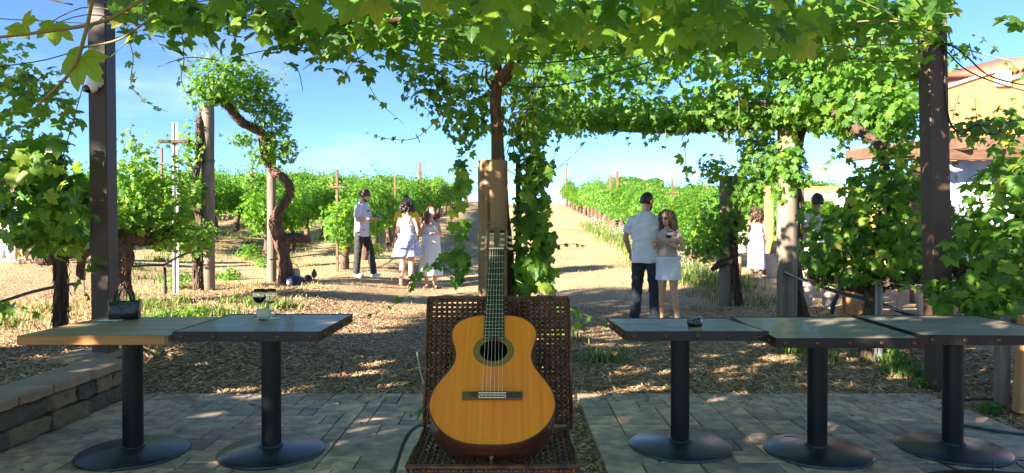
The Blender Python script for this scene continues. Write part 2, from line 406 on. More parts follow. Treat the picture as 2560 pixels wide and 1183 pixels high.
patio('patio', 0.50, 3.25, 3.0, 5.30)
def slab_mat():
    m, nt, b = new_mat('paver_field'); v = coords(nt, (1, 1, 1)); br = nt.nodes.new('ShaderNodeTexBrick'); nt.links.new(v, br.inputs['Vector'])
    br.inputs['Scale'].default_value = 1.0; br.inputs['Brick Width'].default_value = 0.3; br.inputs['Row Height'].default_value = 0.2; br.inputs['Mortar Size'].default_value = 0.004
    br.inputs['Color1'].default_value = (0.16, 0.15, 0.15, 1); br.inputs['Color2'].default_value = (0.25, 0.21, 0.17, 1); br.inputs['Mortar'].default_value = (0.06, 0.045, 0.035, 1)
    nt.links.new(br.outputs[0], b.inputs['Base Color']); b.inputs['Roughness'].default_value = 0.75; return m
fl = MB(); fl.box((0.15, -0.5, -0.03), (6.2, 6.99, 0.06)); tag(fl.build('patio_floor', slab_mat()), kind='structure')

# ---- low retaining wall of split-face blocks
def block_mat():
    m, nt, b = new_mat('split_face_block'); oi = nt.nodes.new('ShaderNodeObjectInfo'); v = coords(nt, (1, 1, 1), per_object=True)
    body = ramp(nt, oi.outputs['Random'], [(0.0, (0.10, 0.078, 0.06)), (0.35, (0.22, 0.15, 0.085)), (0.7, (0.27, 0.185, 0.105)), (1.0, (0.15, 0.115, 0.085))])
    f = tex(nt, v, 30.0, 6, 0.75); g = ramp(nt, f, [(0.3, (0.6, 0.6, 0.6)), (0.7, (1.25, 1.25, 1.25))])
    nt.links.new(mixc(nt, 1.0, body, g, 'MULTIPLY'), b.inputs['Base Color']); b.inputs['Roughness'].default_value = 0.92; bump(nt, b, f, 0.9, 0.012); return m
M['block'] = block_mat()
M['coping'] = simple('tan_coping', (0.31, 0.205, 0.135), 0.85, var=0.16, scale=(14, 14, 14), bstr=0.5, bdist=0.006)
def block(lx, ly, lz, seed, rough=0.017, faces=6, smoothtop=False):
    bm = bmesh.new(); bmesh.ops.create_cube(bm, size=1.0); bmesh.ops.subdivide_edges(bm, edges=bm.edges[:], cuts=faces, use_grid_fill=True)
    for v in bm.verts:
        e = Vector((abs(v.co.x) > .49, abs(v.co.y) > .49, abs(v.co.z) > .49)); k = int(e.x + e.y + e.z)
        p = Vector((v.co.x * lx, v.co.y * ly, v.co.z * lz))
        if k >= 2: p -= Vector((math.copysign(1, v.co.x) * e.x, math.copysign(1, v.co.y) * e.y, math.copysign(1, v.co.z) * e.z)) * (0.007 + 0.004 * (k - 2))
        q = noise.noise_vector(p * 17 + Vector((seed * 3.7, seed, seed * 1.3))) * rough
        if smoothtop and v.co.z > .3: q.z *= 0.15
        v.co = p + q
    me = bpy.data.meshes.new('block'); bm.to_mesh(me); bm.free(); return me
wall = empty('retaining_wall', (-3.05, 4.0, 0), 'low retaining wall of tan split-face blocks with flat coping, left of the pavers', 'wall')
wr = random.Random(4); courses = [(0.0, 0.115), (0.115, 0.115)]
wcore = MB(); wcore.box((-3.07, 3.15, 0.115), (0.20, 3.8, 0.228)); wcore.build('wall_core', M['block'], wall, world=True)
for ci, (z, h) in enumerate(courses):
    y = 1.3 - 0.07 * ci
    while y < 5.02:
        L = wr.choice([0.16, 0.20, 0.30, 0.38, 0.42]); L = min(L, 5.10 - y)
        if L > 0.06:
            o = link('block', block(0.14, L - 0.006, h - 0.004, wr.random() * 50), M['block'], wall); o.location = Vector((-2.965 - 0.012 * ci + wr.uniform(-.006, .006), y + L / 2, z + h / 2)) - wall.location
        y += L
y = 1.1
while y < 5.08:
    L = wr.choice([0.30, 0.38, 0.44]); L = min(L, 5.14 - y)
    if L > 0.06:
        o = link('coping_stone', block(0.32, L - 0.004, 0.072, wr.random() * 50, 0.007, smoothtop=True), M['coping'], wall); o.location = Vector((-3.045 + wr.uniform(-.006, .006), y + L / 2, 0.268)) - wall.location
    y += L

for k, (z, h) in enumerate(courses):
    o = link('block', block(0.30, 0.54, h - 0.004, 60 + k), M['block'], wall); o.location = Vector((-3.345, 5.40, z + h / 2)) - wall.location
o = link('coping_stone', block(0.33, 0.58, 0.072, 71, 0.007, smoothtop=True), M['coping'], wall); o.location = Vector((-3.35, 5.41, 0.268)) - wall.location
# ---- loose wood chips, straw and weeds (nobody could count them)
def ground_np(xs, ys): return np.array([ground_h(a, b) for a, b in zip(xs, ys)])
def mesh_np(name, V, F, rndv=None, uv=None):
    me = bpy.data.meshes.new(name); nv, nf, k = len(V), len(F), F.shape[1]
    me.vertices.add(nv); me.vertices.foreach_set('co', V.astype(np.float32).ravel())
    me.loops.add(nf * k); me.loops.foreach_set('vertex_index', F.astype(np.int32).ravel())
    me.polygons.add(nf); me.polygons.foreach_set('loop_start', np.arange(nf, dtype=np.int32) * k); me.polygons.foreach_set('loop_total', np.full(nf, k, np.int32))
    me.update(calc_edges=True)
    if rndv is not None:
        a = me.attributes.new('rnd', 'FLOAT', 'POINT'); a.data.foreach_set('value', rndv.astype(np.float32))
    if uv is not None:
        l = me.uv_layers.new(name='UVMap'); l.data.foreach_set('uv', uv[F.ravel()].astype(np.float32).ravel())
    return me
def chips(n, xs, ys, lo, hi, zoff=0.0):
    z = ground_np(xs, ys); a = rng.uniform(0, 2 * pi, n); tilt = rng.normal(0, 0.28, n); L = rng.uniform(lo, hi, n) * rng.choice([0.6, 1, 1.3], n); Wd = L * rng.uniform(0.12, 0.38, n); T = rng.uniform(0.002, 0.006, n)
    T8 = np.array([[-1, -1, 0], [1, -.7, 0], [1, .8, 0], [-1, 1, 0], [-.9, -.8, 1], [.85, -.6, 1], [.9, .7, 1], [-.8, .9, 1]], float)
    V = np.empty((n, 8, 3)); lx = T8[None, :, 0] * L[:, None] / 2; ly = T8[None, :, 1] * Wd[:, None] / 2; lz = T8[None, :, 2] * T[:, None]
    ct, st = np.cos(tilt)[:, None], np.sin(tilt)[:, None]; X = lx * ct - lz * st; Z = lx * st + lz * ct; ca, sa = np.cos(a)[:, None], np.sin(a)[:, None]
    V[:, :, 0] = xs[:, None] + X * ca - ly * sa; V[:, :, 1] = ys[:, None] + X * sa + ly * ca
    V[:, :, 2] = z[:, None] + Z + np.abs(np.sin(tilt) * L / 2)[:, None] * 0.6 + zoff + rng.uniform(0, 0.008, n)[:, None]
    F = np.array([[0, 1, 5, 4], [1, 2, 6, 5], [2, 3, 7, 6], [3, 0, 4, 7], [4, 5, 6, 7]]); F = (F[None] + (np.arange(n) * 8)[:, None, None]).reshape(-1, 4)
    return V.reshape(-1, 3), F, np.repeat(rng.uniform(0, 1, n), 8)
def area_pts(n, rects):
    w = np.array([r[4] for r in rects]); k = rng.choice(len(rects), n, p=w / w.sum()); Rr = np.array(rects)[k]
    return rng.uniform(Rr[:, 0], Rr[:, 1]), rng.uniform(Rr[:, 2], Rr[:, 3])
def chip_mat():
    m, nt, b = new_mat('wood_chips'); a = nt.nodes.new('ShaderNodeAttribute'); a.attribute_name = 'rnd'
    c = ramp(nt, a.outputs['Fac'], [(0.0, (0.09, 0.045, 0.02)), (0.3, (0.25, 0.135, 0.06)), (0.6, (0.38, 0.225, 0.11)), (0.85, (0.50, 0.34, 0.19)), (1.0, (0.60, 0.48, 0.33))])
    nt.links.new(c, b.inputs['Base Color']); b.inputs['Roughness'].default_value = 0.85; return m
M['chips'] = chip_mat()
cx, cy = area_pts(46000, [(-3.1, 4.6, 5.3, 7.2, 26), (-4.0, 5.0, 7.0, 11.0, 18), (-0.43, 0.48, 3.0, 5.3, 5), (-4.6, -3.22, 3.0, 6.2, 6), (3.28, 4.8, 3.4, 6.0, 6), (-7, -3, 6.5, 12, 6)])
cV, cF, cR = chips(len(cx), cx, cy, 0.018, 0.058)
tag(link('wood_chip_mulch', mesh_np('chips', cV, cF, cR), M['chips']), 'loose tan and brown wood chip mulch beyond the pavers', 'mulch', kind='stuff')
sx, sy = area_pts(330, [(-2.8, -0.5, 4.9, 5.3, 6), (0.55, 3.2, 4.9, 5.3, 6), (-2.9, -0.5, 3.1, 5, 1), (0.55, 3.2, 3.1, 5, 1)])
sV, sF, sR = chips(len(sx), sx, sy, 0.012, 0.05, 0.056)
tag(link('scattered_chips', mesh_np('scatter', sV, sF, sR), M['chips']), 'stray wood chips scattered over the paver edge', 'mulch', kind='stuff')

def blades(n, xs, ys, h0, h1, w=0.006, lean=0.35):
    z = ground_np(xs, ys); a = rng.uniform(0, 2 * pi, n); H = rng.uniform(h0, h1, n); ln = rng.normal(0, lean, n) * H
    dx, dy = np.cos(a), np.sin(a); px, py = -dy, dx; V = np.empty((n, 5, 3)); wv = w * rng.uniform(.6, 1.5, n)
    for k, (t, ww, q) in enumerate([(0, 1, 0), (0, -1, 0), (.55, .8, .3), (.55, -.8, .3), (1, 0, 1)]):
        V[:, k, 0] = xs + px * wv * ww + dx * ln * q; V[:, k, 1] = ys + py * wv * ww + dy * ln * q; V[:, k, 2] = z + H * t * (1 - 0.25 * q * np.abs(ln / H)) - 0.005
    F = np.array([[0, 1, 3], [0, 3, 2], [2, 3, 4]]); F = (F[None] + (np.arange(n) * 5)[:, None, None]).reshape(-1, 3)
    return V.reshape(-1, 3), F, np.repeat(rng.uniform(0, 1, n), 5)
def blade_mat(name, stops):
    m, nt, b = new_mat(name); a = nt.nodes.new('ShaderNodeAttribute'); a.attribute_name = 'rnd'
    c = ramp(nt, a.outputs['Fac'], stops); nt.links.new(c, b.inputs['Base Color']); b.inputs['Roughness'].default_value = 0.7
    t = nt.nodes.new('ShaderNodeBsdfTranslucent'); nt.links.new(c, t.inputs[0]); ms = nt.nodes.new('ShaderNodeMixShader'); ms.inputs[0].default_value = 0.35
    nt.links.new(b.outputs[0], ms.inputs[1]); nt.links.new(t.outputs[0], ms.inputs[2]); nt.links.new(ms.outputs[0], nt.nodes['Material Output'].inputs[0]); return m
M['dry'] = blade_mat('dry_grass', [(0, (0.30, 0.20, 0.08)), (0.6, (0.52, 0.38, 0.17)), (1, (0.62, 0.50, 0.26))])
M['green'] = blade_mat('green_grass', [(0, (0.06, 0.13, 0.02)), (0.6, (0.13, 0.22, 0.035)), (1, (0.32, 0.32, 0.09))])
def clumped(n, centers, spread):
    c = np.array(centers)[rng.integers(0, len(centers), n)]; p = c[:, :2] + rng.normal(0, 1, (n, 2)) * (c[:, 2:3] if c.shape[1] > 2 else spread); return p[:, 0], p[:, 1]
cl = [(rng.uniform(-14, 4.5), rng.uniform(13, 30), rng.uniform(.4, 1.3)) for _ in range(120)] + [(rng.uniform(-7, -3.4), rng.uniform(6.0, 12), rng.uniform(.1, .35)) for _ in range(40)] + [(rng.uniform(3.6, 4.8), rng.uniform(12, 26), rng.uniform(.2, .5)) for _ in range(30)]
dx_, dy_ = clumped(34000, cl, .3); keep = (dy_ > 5.9); dx_, dy_ = dx_[keep], dy_[keep]
V_, F_, R_ = blades(len(dx_), dx_, dy_, 0.02, 0.11, 0.005, .8); tag(link('dry_grass', mesh_np('dry', V_, F_, R_), M['dry']), 'dry straw coloured grass between the vine rows', 'grass', kind='stuff')
clg = [(rng.uniform(-13, -5.5), rng.uniform(12.5, 26), rng.uniform(.1, .4)) for _ in range(46)] + [(rng.uniform(-6.0, -3.0), rng.uniform(6.2, 9.5), rng.uniform(.05, .18)) for _ in range(26)] + [(rng.uniform(3.7, 5.0), rng.uniform(10.5, 22), rng.uniform(.15, .4)) for _ in range(34)] + [(rng.uniform(-1.6, 1.6), rng.uniform(5.9, 9), .12) for _ in range(5)] + [(3.42, 5.9, .08), (3.0, 6.6, .08), (3.6, 6.4, .1), (2.9, 7.0, .1), (3.75, 4.85, .07), (-3.55, 6.15, .2)]
dx_, dy_ = clumped(15000, clg, .3); keep = (dy_ > 4.7) & ((dy_ > 5.7) | (np.abs(dx_) > 3.4)); dx_, dy_ = dx_[keep], dy_[keep]
V_, F_, R_ = blades(len(dx_), dx_, dy_, 0.04, 0.16, 0.008, .6); tag(link('green_weeds', mesh_np('weeds', V_, F_, R_), M['green']), 'green weeds and grass tufts in the mulch', 'weeds', kind='stuff')
# ================================================================ tables, chair, guitar, table things
def table(label, x, y, z, top, tilt, rz=0.0, w=0.76, d=0.74, boltside='r', base_r=0.29, prng=1):
    """square plank top on one black pole and a round base plate"""
    t = empty('pedestal_table', (x, y, 0), label, 'table', 'pedestal tables set in a line', rz); pr = random.Random(prng)
    b = MB(); b.lathe([(base_r, 0.0), (base_r + .004, 0.006), (base_r + .002, 0.014), (base_r - .012, 0.024), (0.10, 0.036), (0.066, 0.044)], 56); b.build('base_plate', M['basep'], t, smooth=True, sharp=35)
    b = MB(); b.lathe([(0.066, 0.040), (0.066, 0.052), (0.056, 0.056)], 32); b.build('collar', M['basep'], t, smooth=True, sharp=35)
    b = MB(); b.lathe([(0.054, 0.045), (0.054, z - 0.05)], 36); b.build('pole', M['pole'], t, smooth=True, sharp=40)
    X = Matrix.Rotation(tilt[0], 4, 'X') @ Matrix.Rotation(tilt[1], 4, 'Y')
    th = 0.052; n = 4; ps = d / n
    b = MB(); b.box((0, 0, z - th - 0.012), (0.30, 0.30, 0.02)); b.build('mounting_plate', M['pole'], t)
    if top == 'dark':
        e = 0.005
        bd = MB()
        for sy in (-1, 1): bd.cbox((0, sy * (d / 2 - e / 2), z - th / 2 + .001), (w, e, th), .0015)
        for sx in (-1, 1): bd.cbox((sx * (w / 2 - e / 2), 0, z - th / 2 + .001), (e, d - 2 * e - .001, th), .0015)
        ob = bd.build('edge_band', M['band'], t); ob.matrix_local = Matrix.Translation((0, 0, z)) @ X @ Matrix.Translation((0, 0, -z))
        for (u0, n_b, side) in ((0, 5, 'f'), (0, 4, 'l'), (0, 4, 'r')):
            for k in range(n_b):
                f = -0.5 + (k + 0.28 if side == 'f' else k + .5) / (n_b - 0.44 if side == 'f' else n_b)
                c = Vector((f * w, -d / 2, z - th * .5)) if side == 'f' else Vector(((-1 if side == 'l' else 1) * w / 2, f * d, z - th * .5))
                rot = Matrix.Rotation(pi / 2, 4, 'X') if side == 'f' else Matrix.Rotation((-1 if side == 'l' else 1) * pi / 2, 4, 'Y')
                o = link('bolt', BOLT, None, t); o.matrix_local = Matrix.Translation((0, 0, z)) @ X @ Matrix.Translation(c - Vector((0, 0, z))) @ rot
        inset = e + .0005
    else: inset = 0.0
    for k in range(n):
        yy = -d / 2 + ps * (k + .5)
        L = w - 2 * inset; yl = ps - 0.0012 - (2 * inset / n if inset else 0); yy = yy * (d - 2 * inset) / d
        cuts = [(-L / 2, L / 2)]
        if top == 'dark' and pr.random() < .7:
            q = pr.uniform(-.15, .2); cuts = [(-L / 2, q - .0006), (q + .0006, L / 2)]
        for a, c in cuts:
            p = MB(); p.cbox(((a + c) / 2, yy, z - th / 2 + pr.uniform(-.0006, .0006)), (c - a, yl, th - .004), .0025 if top == 'dark' else .006)
            o = p.build('plank', M['darktop'] if top == 'dark' else M['woodtop'], t); o.matrix_local = Matrix.Translation((0, 0, z)) @ X @ Matrix.Translation((0, 0, -z))
    if top != 'dark':
        p = MB(); p.cbox((0, -d / 2 - .008, z - th / 2), (w, .015, th - .003), .004); o = p.build('front_edging', M['woodedge'], t)
    return t
bb = MB(); bb.lathe([(.0135, 0), (.0135, .002), (.011, .006), (.006, .009), (.001, .010)], 12); BOLT = bb.mesh('bolt', True, 40); BOLT.materials.append(M['bolt'])
table('square table with worn tan wooden top and orange-brown front edge, black handbag on it', -2.155, 3.87, 0.735, 'wood', (0, 0), prng=1)
table('square dark plank table with steel-banded edge carrying cup and wine glasses, left of the guitar', -1.375, 3.89, 0.748, 'dark', (0, 0), prng=2)
table('square dark plank table nearest the chair on its right, small black pod on top', 0.985, 3.99, 0.722, 'dark', (R(-2.0), 0), prng=3)
table('square dark plank table in the middle of the three to the right of the chair', 1.745, 3.89, 0.722, 'dark', (R(1.3), 0), prng=4)
table('square dark plank table at the far right end, beside the brown post', 2.545, 3.93, 0.728, 'dark', (R(1.0), R(.4)), w=0.80, prng=5)

# ---- wicker chair
CH = empty('wicker_chair', (-0.052, 2.02, 0), 'dark brown woven wicker chair holding the guitar, centre front', 'chair')
def weave(nx, ny, W, H, Mx, amp=0.0032, wr=0.0058, edge=True):
    """over-under basket weave: every strand a mesh object; alternate strands share one mesh"""
    def strand(n_cross, length, width, ph):
        pts = []; m = n_cross * 4 + 1
        for i in range(m):
            s = i / (m - 1) * n_cross; pts.append((0, (i / (m - 1) - .5) * length, amp * cos(pi * (s - .5) + pi * ph)))
        b = MB(); n = 6; vs = []
        for p in pts:
            for k in range(n):
                a = 2 * pi * k / n + pi / 6; vs.append((p[0] + cos(a) * width, p[1], p[2] + sin(a) * width * 0.42))
        fs = [(i * n + k, i * n + (k + 1) % n, (i + 1) * n + (k + 1) % n, (i + 1) * n + k) for i in range(m - 1) for k in range(n)] + [tuple(range(n)), tuple(range((m - 1) * n, m * n))]
        b.add(vs, fs); me = b.mesh('strand', True); me.materials.append(M['wicker']); return me
    vm = [strand(ny, H, wr * .82, p) for p in (0, 1)]; hm = [strand(nx, W, wr, p) for p in (1, 0)]
    for i in range(nx):
        o = link('strand', vm[i % 2], None, CH); o.matrix_local = Mx @ Matrix.Translation(((i + .5) / nx * W - W / 2, 0, 0))
    for j in range(ny):
        o = link('strand', hm[j % 2], None, CH); o.matrix_local = Mx @ Matrix.Translation((0, (j + .5) / ny * H - H / 2, 0)) @ Matrix.Rotation(-pi / 2, 4, 'Z')
SEAT_Z, REC = 0.640, R(17)
Bm = Matrix.Translation((0.006, 0.178 + 0.062, SEAT_Z + 0.205)) @ Matrix.Rotation(pi / 2 - REC, 4, 'X')
weave(27, 27, 0.470, 0.415, Bm)
Sm = Matrix.Translation((0, 0.0, SEAT_Z - 0.004))
weave(27, 20, 0.455, 0.365, Sm)
Fm = Matrix.Translation((0, -0.186, SEAT_Z - 0.045)) @ Matrix.Rotation(pi / 2, 4, 'X'); weave(27, 5, 0.455, 0.078, Fm)
for s in (-1, 1):
    weave(20, 5, 0.36, 0.078, Matrix.Translation((s * 0.232, 0, SEAT_Z - 0.045)) @ Matrix.Rotation(s * pi / 2, 4, 'Z') @ Matrix.Rotation(pi / 2, 4, 'X'))
    weave(5, 27, 0.045, 0.415, Bm @ Matrix.Translation((s * 0.240, 0, -0.024)) @ Matrix.Rotation(s * pi / 2, 4, 'Y'))
weave(27, 4, 0.470, 0.045, Bm @ Matrix.Translation((0, 0.212, -0.024)) @ Matrix.Rotation(-pi / 2, 4, 'X'))
fr = MB()
for s in (-1, 1): fr.tube([Bm @ Vector((s * .238, -.22, -.003)), Bm @ Vector((s * .238, .207, -.003))], .0065, 8)
fr.tube([Bm @ Vector((-.238, .209, -.003)), Bm @ Vector((.238, .209, -.003))], .0065, 8); fr.build('back_frame', M['wicker'], CH, smooth=True)
fr = MB(); fr.tube([(-.23, -.186, SEAT_Z - .002), (.23, -.186, SEAT_Z - .002)], .0075, 8)
for s in (-1, 1): fr.tube([(s * .23, -.186, SEAT_Z - .002), (s * .23, .185, SEAT_Z - .002)], .0075, 8)
fr.build('seat_frame', M['wicker'], CH, smooth=True)
for sx in (-1, 1):
    for sy in (-1, 1):
        b = MB(); b.tube([(sx * .205, sy * .155, 0.012), (sx * .205, sy * .155, SEAT_Z - .06)], [.018, .021], 10); b.build('leg', M['wicker'], CH, smooth=True)
for sy in (-1, 1):
    b = MB(); b.tube([(-.205, sy * .155, .22), (.205, sy * .155, .22)], .011, 8); b.build('stretcher', M['wicker'], CH, smooth=True)
for o in [c for c in CH.children if c.name.startswith('leg')]: o.location.z -= 0.012

# ---- classical guitar leaning back on the chair
LEAN = R(51.5)
G = empty('acoustic_guitar', (-0.057, 1.847, 0.692), 'orange nylon-string classical guitar leaning back on the wicker chair', 'guitar')
G.rotation_euler = (R(90) - LEAN, 0, 0)       # local: x across, y along the neck, z out of the soundboard
G.rotation_euler = (pi / 2 - LEAN, 0, 0)
def spruce():
    m, nt, b = new_mat('amber_varnished_spruce'); v = coords(nt, (75, 1.0, 1)); f = tex(nt, v, 1.0, 3); v2 = coords(nt, (5, 3.5, 1)); g = tex(nt, v2, 1.0, 4)
    c = ramp(nt, f, [(0.3, (0.78, 0.175, 0.010)), (0.7, (0.95, 0.265, 0.024))]); c = mixc(nt, ramp(nt, g, [(0.42, (0.0, 0.0, 0.0)), (0.75, (0.5, 0.5, 0.5))]), c, (0.72, 0.15, 0.006))
    nt.links.new(c, b.inputs['Base Color']); b.inputs['Roughness'].default_value = 0.32; b.inputs['Coat Weight'].default_value = 0.3; b.inputs['Coat Roughness'].default_value = 0.18; return m
M['spruce'] = spruce()
M['rosewood'] = wood('rosewood', (0.028, 0.008, 0.005), (0.11, 0.034, 0.016), (3, 30, 30), 0.30, coat=0.5, bstr=0.05, knots=False)
M['ebony'] = simple('ebony', (0.014, 0.010, 0.008), 0.6, var=0.3, scale=(40, 6, 6), bstr=0.05); M['cedar'] = wood('neck_cedar', (0.10, 0.035, 0.018), (0.22, 0.09, 0.045), (30, 3, 30), 0.35, bstr=0.05, knots=False)
M['binding'] = simple('dark_binding', (0.045, 0.018, 0.010), 0.3, bstr=0); M['fret'] = simple('nickel_fret', (0.78, 0.76, 0.66), 0.25, 0.9, var=0.05, bstr=0); M['bone'] = simple('bone', (0.72, 0.64, 0.46), 0.4, var=0.1, bstr=0)
M['brass'] = simple('brass', (0.62, 0.42, 0.14), 0.3, 0.9, var=0.1, bstr=0); M['string'] = simple('string', (0.70, 0.66, 0.58), 0.3, 0.35, var=0.05, bstr=0); M['hole'] = simple('dark_inner_wood', (0.09, 0.05, 0.025), 0.8, bstr=0)
def rosette():
    m, nt, b = new_mat('rosette_mosaic'); t = nt.nodes.new('ShaderNodeTexCoord'); sp = nt.nodes.new('ShaderNodeSeparateXYZ'); nt.links.new(t.outputs['Object'], sp.inputs[0])
    y = mathn(nt, 'SUBTRACT', sp.outputs[1], 0.338); r = mathn(nt, 'SQRT', mathn(nt, 'ADD', mathn(nt, 'MULTIPLY', sp.outputs[0], sp.outputs[0]), mathn(nt, 'MULTIPLY', y, y)))
    ang = mathn(nt, 'ARCTAN2', sp.outputs[0], y); cell = mathn(nt, 'GREATER_THAN', mathn(nt, 'SINE', mathn(nt, 'MULTIPLY', ang, 60.0)), 0.1); ringf = mathn(nt, 'FRACT', mathn(nt, 'MULTIPLY', mathn(nt, 'SUBTRACT', r, 0.0425), 135.0))
    c = mixc(nt, mathn(nt, 'GREATER_THAN', ringf, 0.5), (0.16, 0.085, 0.025), (0.33, 0.20, 0.05)); c = mixc(nt, mathn(nt, 'MULTIPLY', cell, 0.45), c, (0.07, 0.045, 0.02))
    nt.links.new(c, b.inputs['Base Color']); b.inputs['Roughness'].default_value = 0.3; return m
M['rosette'] = rosette()
prof = [(0, 0.0), (0.002, 0.045), (0.010, 0.082), (0.028, 0.118), (0.060, 0.152), (0.100, 0.174), (0.140, 0.1815), (0.185, 0.174), (0.225, 0.154), (0.262, 0.132), (0.295, 0.119), (0.325, 0.1175), (0.355, 0.124), (0.390, 0.1335), (0.420, 0.1345), (0.448, 0.124), (0.470, 0.103), (0.484, 0.075), (0.490, 0.040), (0.491, 0.0)]
half = catmull([(w, s, 0) for s, w in prof], 5)
outl = [(p.x, p.y) for p in half] + [(-p.x, p.y) for p in reversed(half[1:-1])]
HC, HR = 0.338, 0.0425
ang_o = sorted([(math.atan2(x, y - HC), x, y) for x, y in outl])
top = MB(); n = len(ang_o)
vs = [(x, y, 0.0) for _, x, y in ang_o] + [(HR * sin(a), HC + HR * cos(a), 0.0) for a, _, _ in ang_o]
top.add(vs, [(k, (k + 1) % n, n + (k + 1) % n, n + k) for k in range(n)]); top.build('soundboard', M['spruce'], G)
D0, D1 = 0.098, 0.090
ribs = MB(); m_ = len(outl)
vs = [(x, y, -0.001) for x, y in outl] + [(x, y, -(D0 + (D1 - D0) * y / .49)) for x, y in outl]
ribs.add(vs, [(k, (k + 1) % m_, m_ + (k + 1) % m_, m_ + k) for k in range(m_)]); ribs.build('rib_side', M['rosewood'], G, smooth=True)
bk = MB(); bk.add([(x, y, -(D0 + (D1 - D0) * y / .49) - .0005) for x, y in outl], [tuple(reversed(range(m_)))]); bk.build('back_plate', M['rosewood'], G)
bi = MB()
for zz in (0.0, -0.096): bi.tube([Vector((x, y, zz if zz == 0 else -(D0 + (D1 - D0) * y / .49) + .002)) for x, y in outl] + [Vector((outl[0][0], outl[0][1], zz if zz == 0 else -D0 + .002))], 0.0021, 6, caps=False)
bi.build('binding', M['binding'], G, smooth=True)
es = MB(); es.box((0, -0.0006, -0.05), (.006, .002, .092)); es.build('tail_strip', M['binding'], G)
pin = MB(); pin.lathe([(.006, 0), (.0045, .006), (.004, .012), (.0075, .017), (.0075, .021), (.003, .0245)], 14, (0, -0.001, -0.055), Matrix.Rotation(pi / 2, 4, 'X')); pin.build('strap_pin', M['brass'], G, smooth=True, sharp=40)
rs = MB(); q = 72; vs = []
for r, zz in ((HR + .0003, .0002), (HR + .0003, .0008), (HR + .0215, .0008), (HR + .0215, .0002)): vs += [(r * sin(2 * pi * k / q), HC + r * cos(2 * pi * k / q), zz) for k in range(q)]
rs.add(vs, [(i * q + k, i * q + (k + 1) % q, (i + 1) * q + (k + 1) % q, (i + 1) * q + k) for i in range(3) for k in range(q)]); rs.build('rosette', M['rosette'], G)
inn = MB(); inn.add([(x * .97, y * .98 + .004, -(D0 - .004)) for x, y in outl], [tuple(range(m_))]); inn.build('inside_of_back', M['hole'], G)
# neck and fingerboard
SC = 0.650; NUT = 0.491 + SC / 2; SAD = NUT - SC; FE = 0.383
fw = lambda y: 0.0265 + (0.0315 - 0.0265) * (NUT - y) / (NUT - 0.491)
fb = MB(); fb.add([(-fw(NUT), NUT, .0012), (fw(NUT), NUT, .0012), (fw(FE), FE, .0012), (-fw(FE), FE, .0012), (-fw(NUT), NUT, .0075), (fw(NUT), NUT, .0075), (fw(FE), FE, .0075), (-fw(FE), FE, .0075)], [(3, 2, 1, 0), (4, 5, 6, 7), (0, 1, 5, 4), (1, 2, 6, 5), (2, 3, 7, 6), (3, 0, 4, 7)]); fb.build('fingerboard', M['ebony'], G)
for k in range(1, 20):
    y = NUT - SC * (1 - 2 ** (-k / 12)); w2 = fw(y) - .0004
    if k < 19: segs = [(-w2, w2)]
    else: segs = [(-w2, -.011), (.011, w2)]
    b = MB()
    for a, c in segs: b.tube([(a, y, .0076), (c, y, .0076)], .0009, 6)
    b.build('fret', M['fret'], G)
nb = MB()
vs = []; ns = 9; ys = [NUT, NUT - .1, NUT - .2, 0.52, 0.485]
for i, y in enumerate(ys):
    dpt = [.020, .021, .022, .026, .06][i]
    for k in range(ns):
        a = pi * k / (ns - 1); vs.append((fw(y) * cos(a), y, .001 - dpt * sin(a) ** .8 if 0 < k < ns - 1 else .001))
nb.add(vs, [(i * ns + k, i * ns + k + 1, (i + 1) * ns + k + 1, (i + 1) * ns + k) for i in range(len(ys) - 1) for k in range(ns - 1)] + [tuple(range(ns))]); nb.build('neck', M['cedar'], G, smooth=True, sharp=60)
b = MB(); b.cbox((0, NUT + .0025, .0065), (.053, .005, .010), .001); b.build('nut', M['bone'], G)
# slotted head tilted back
Hd = Matrix.Translation((0, NUT + .004, .002)) @ Matrix.Rotation(R(-13), 4, 'X')
hd = MB(); L = .185
for (x0, x1, y0, y1) in ((-.036, -.0285, .02, .172), (.0285, .036, .02, .172), (-.0105, .0105, .02, .172)): hd.cbox(((x0 + x1) / 2, (y0 + y1) / 2, -.009), (x1 - x0, y1 - y0, .019), .0015, None)
hd.cbox((0, .010, -.009), (.058, .022, .019), .0015); hd.cbox((0, .180, -.009), (.072, .020, .019), .003); hd.cbox((0, .192, -.009), (.044, .010, .018), .003)
hd.v = [tuple(Hd @ Vector(v)) for v in hd.v]; hd.build('headstock', M['cedar'], G)
for s in (-1, 1):
    pl = MB(); pl.cbox((s * .0375, .095, -.009), (.002, .135, .014), .0005); pl.v = [tuple(Hd @ Vector(v)) for v in pl.v]; pl.build('tuner_plate', M['brass'], G)
    for k in range(3):
        y = .045 + .048 * k
        a = MB(); a.tube([(s * .011, y, -.006), (s * .030, y, -.006)], .0048, 10); a.v = [tuple(Hd @ Vector(v)) for v in a.v]; ro = a.build('roller', M['bone'], G, smooth=True, sharp=40)
        a = MB(); a.tube([(s * .0385, y - .008, -.010), (s * .046, y - .008, -.014)], .0022, 8); a.cbox((s * .0530, y - .008, -.016), (.014, .011, .007), .002); a.v = [tuple(Hd @ Vector(v)) for v in a.v]; a.build('tuner_button', M['bone'], G)
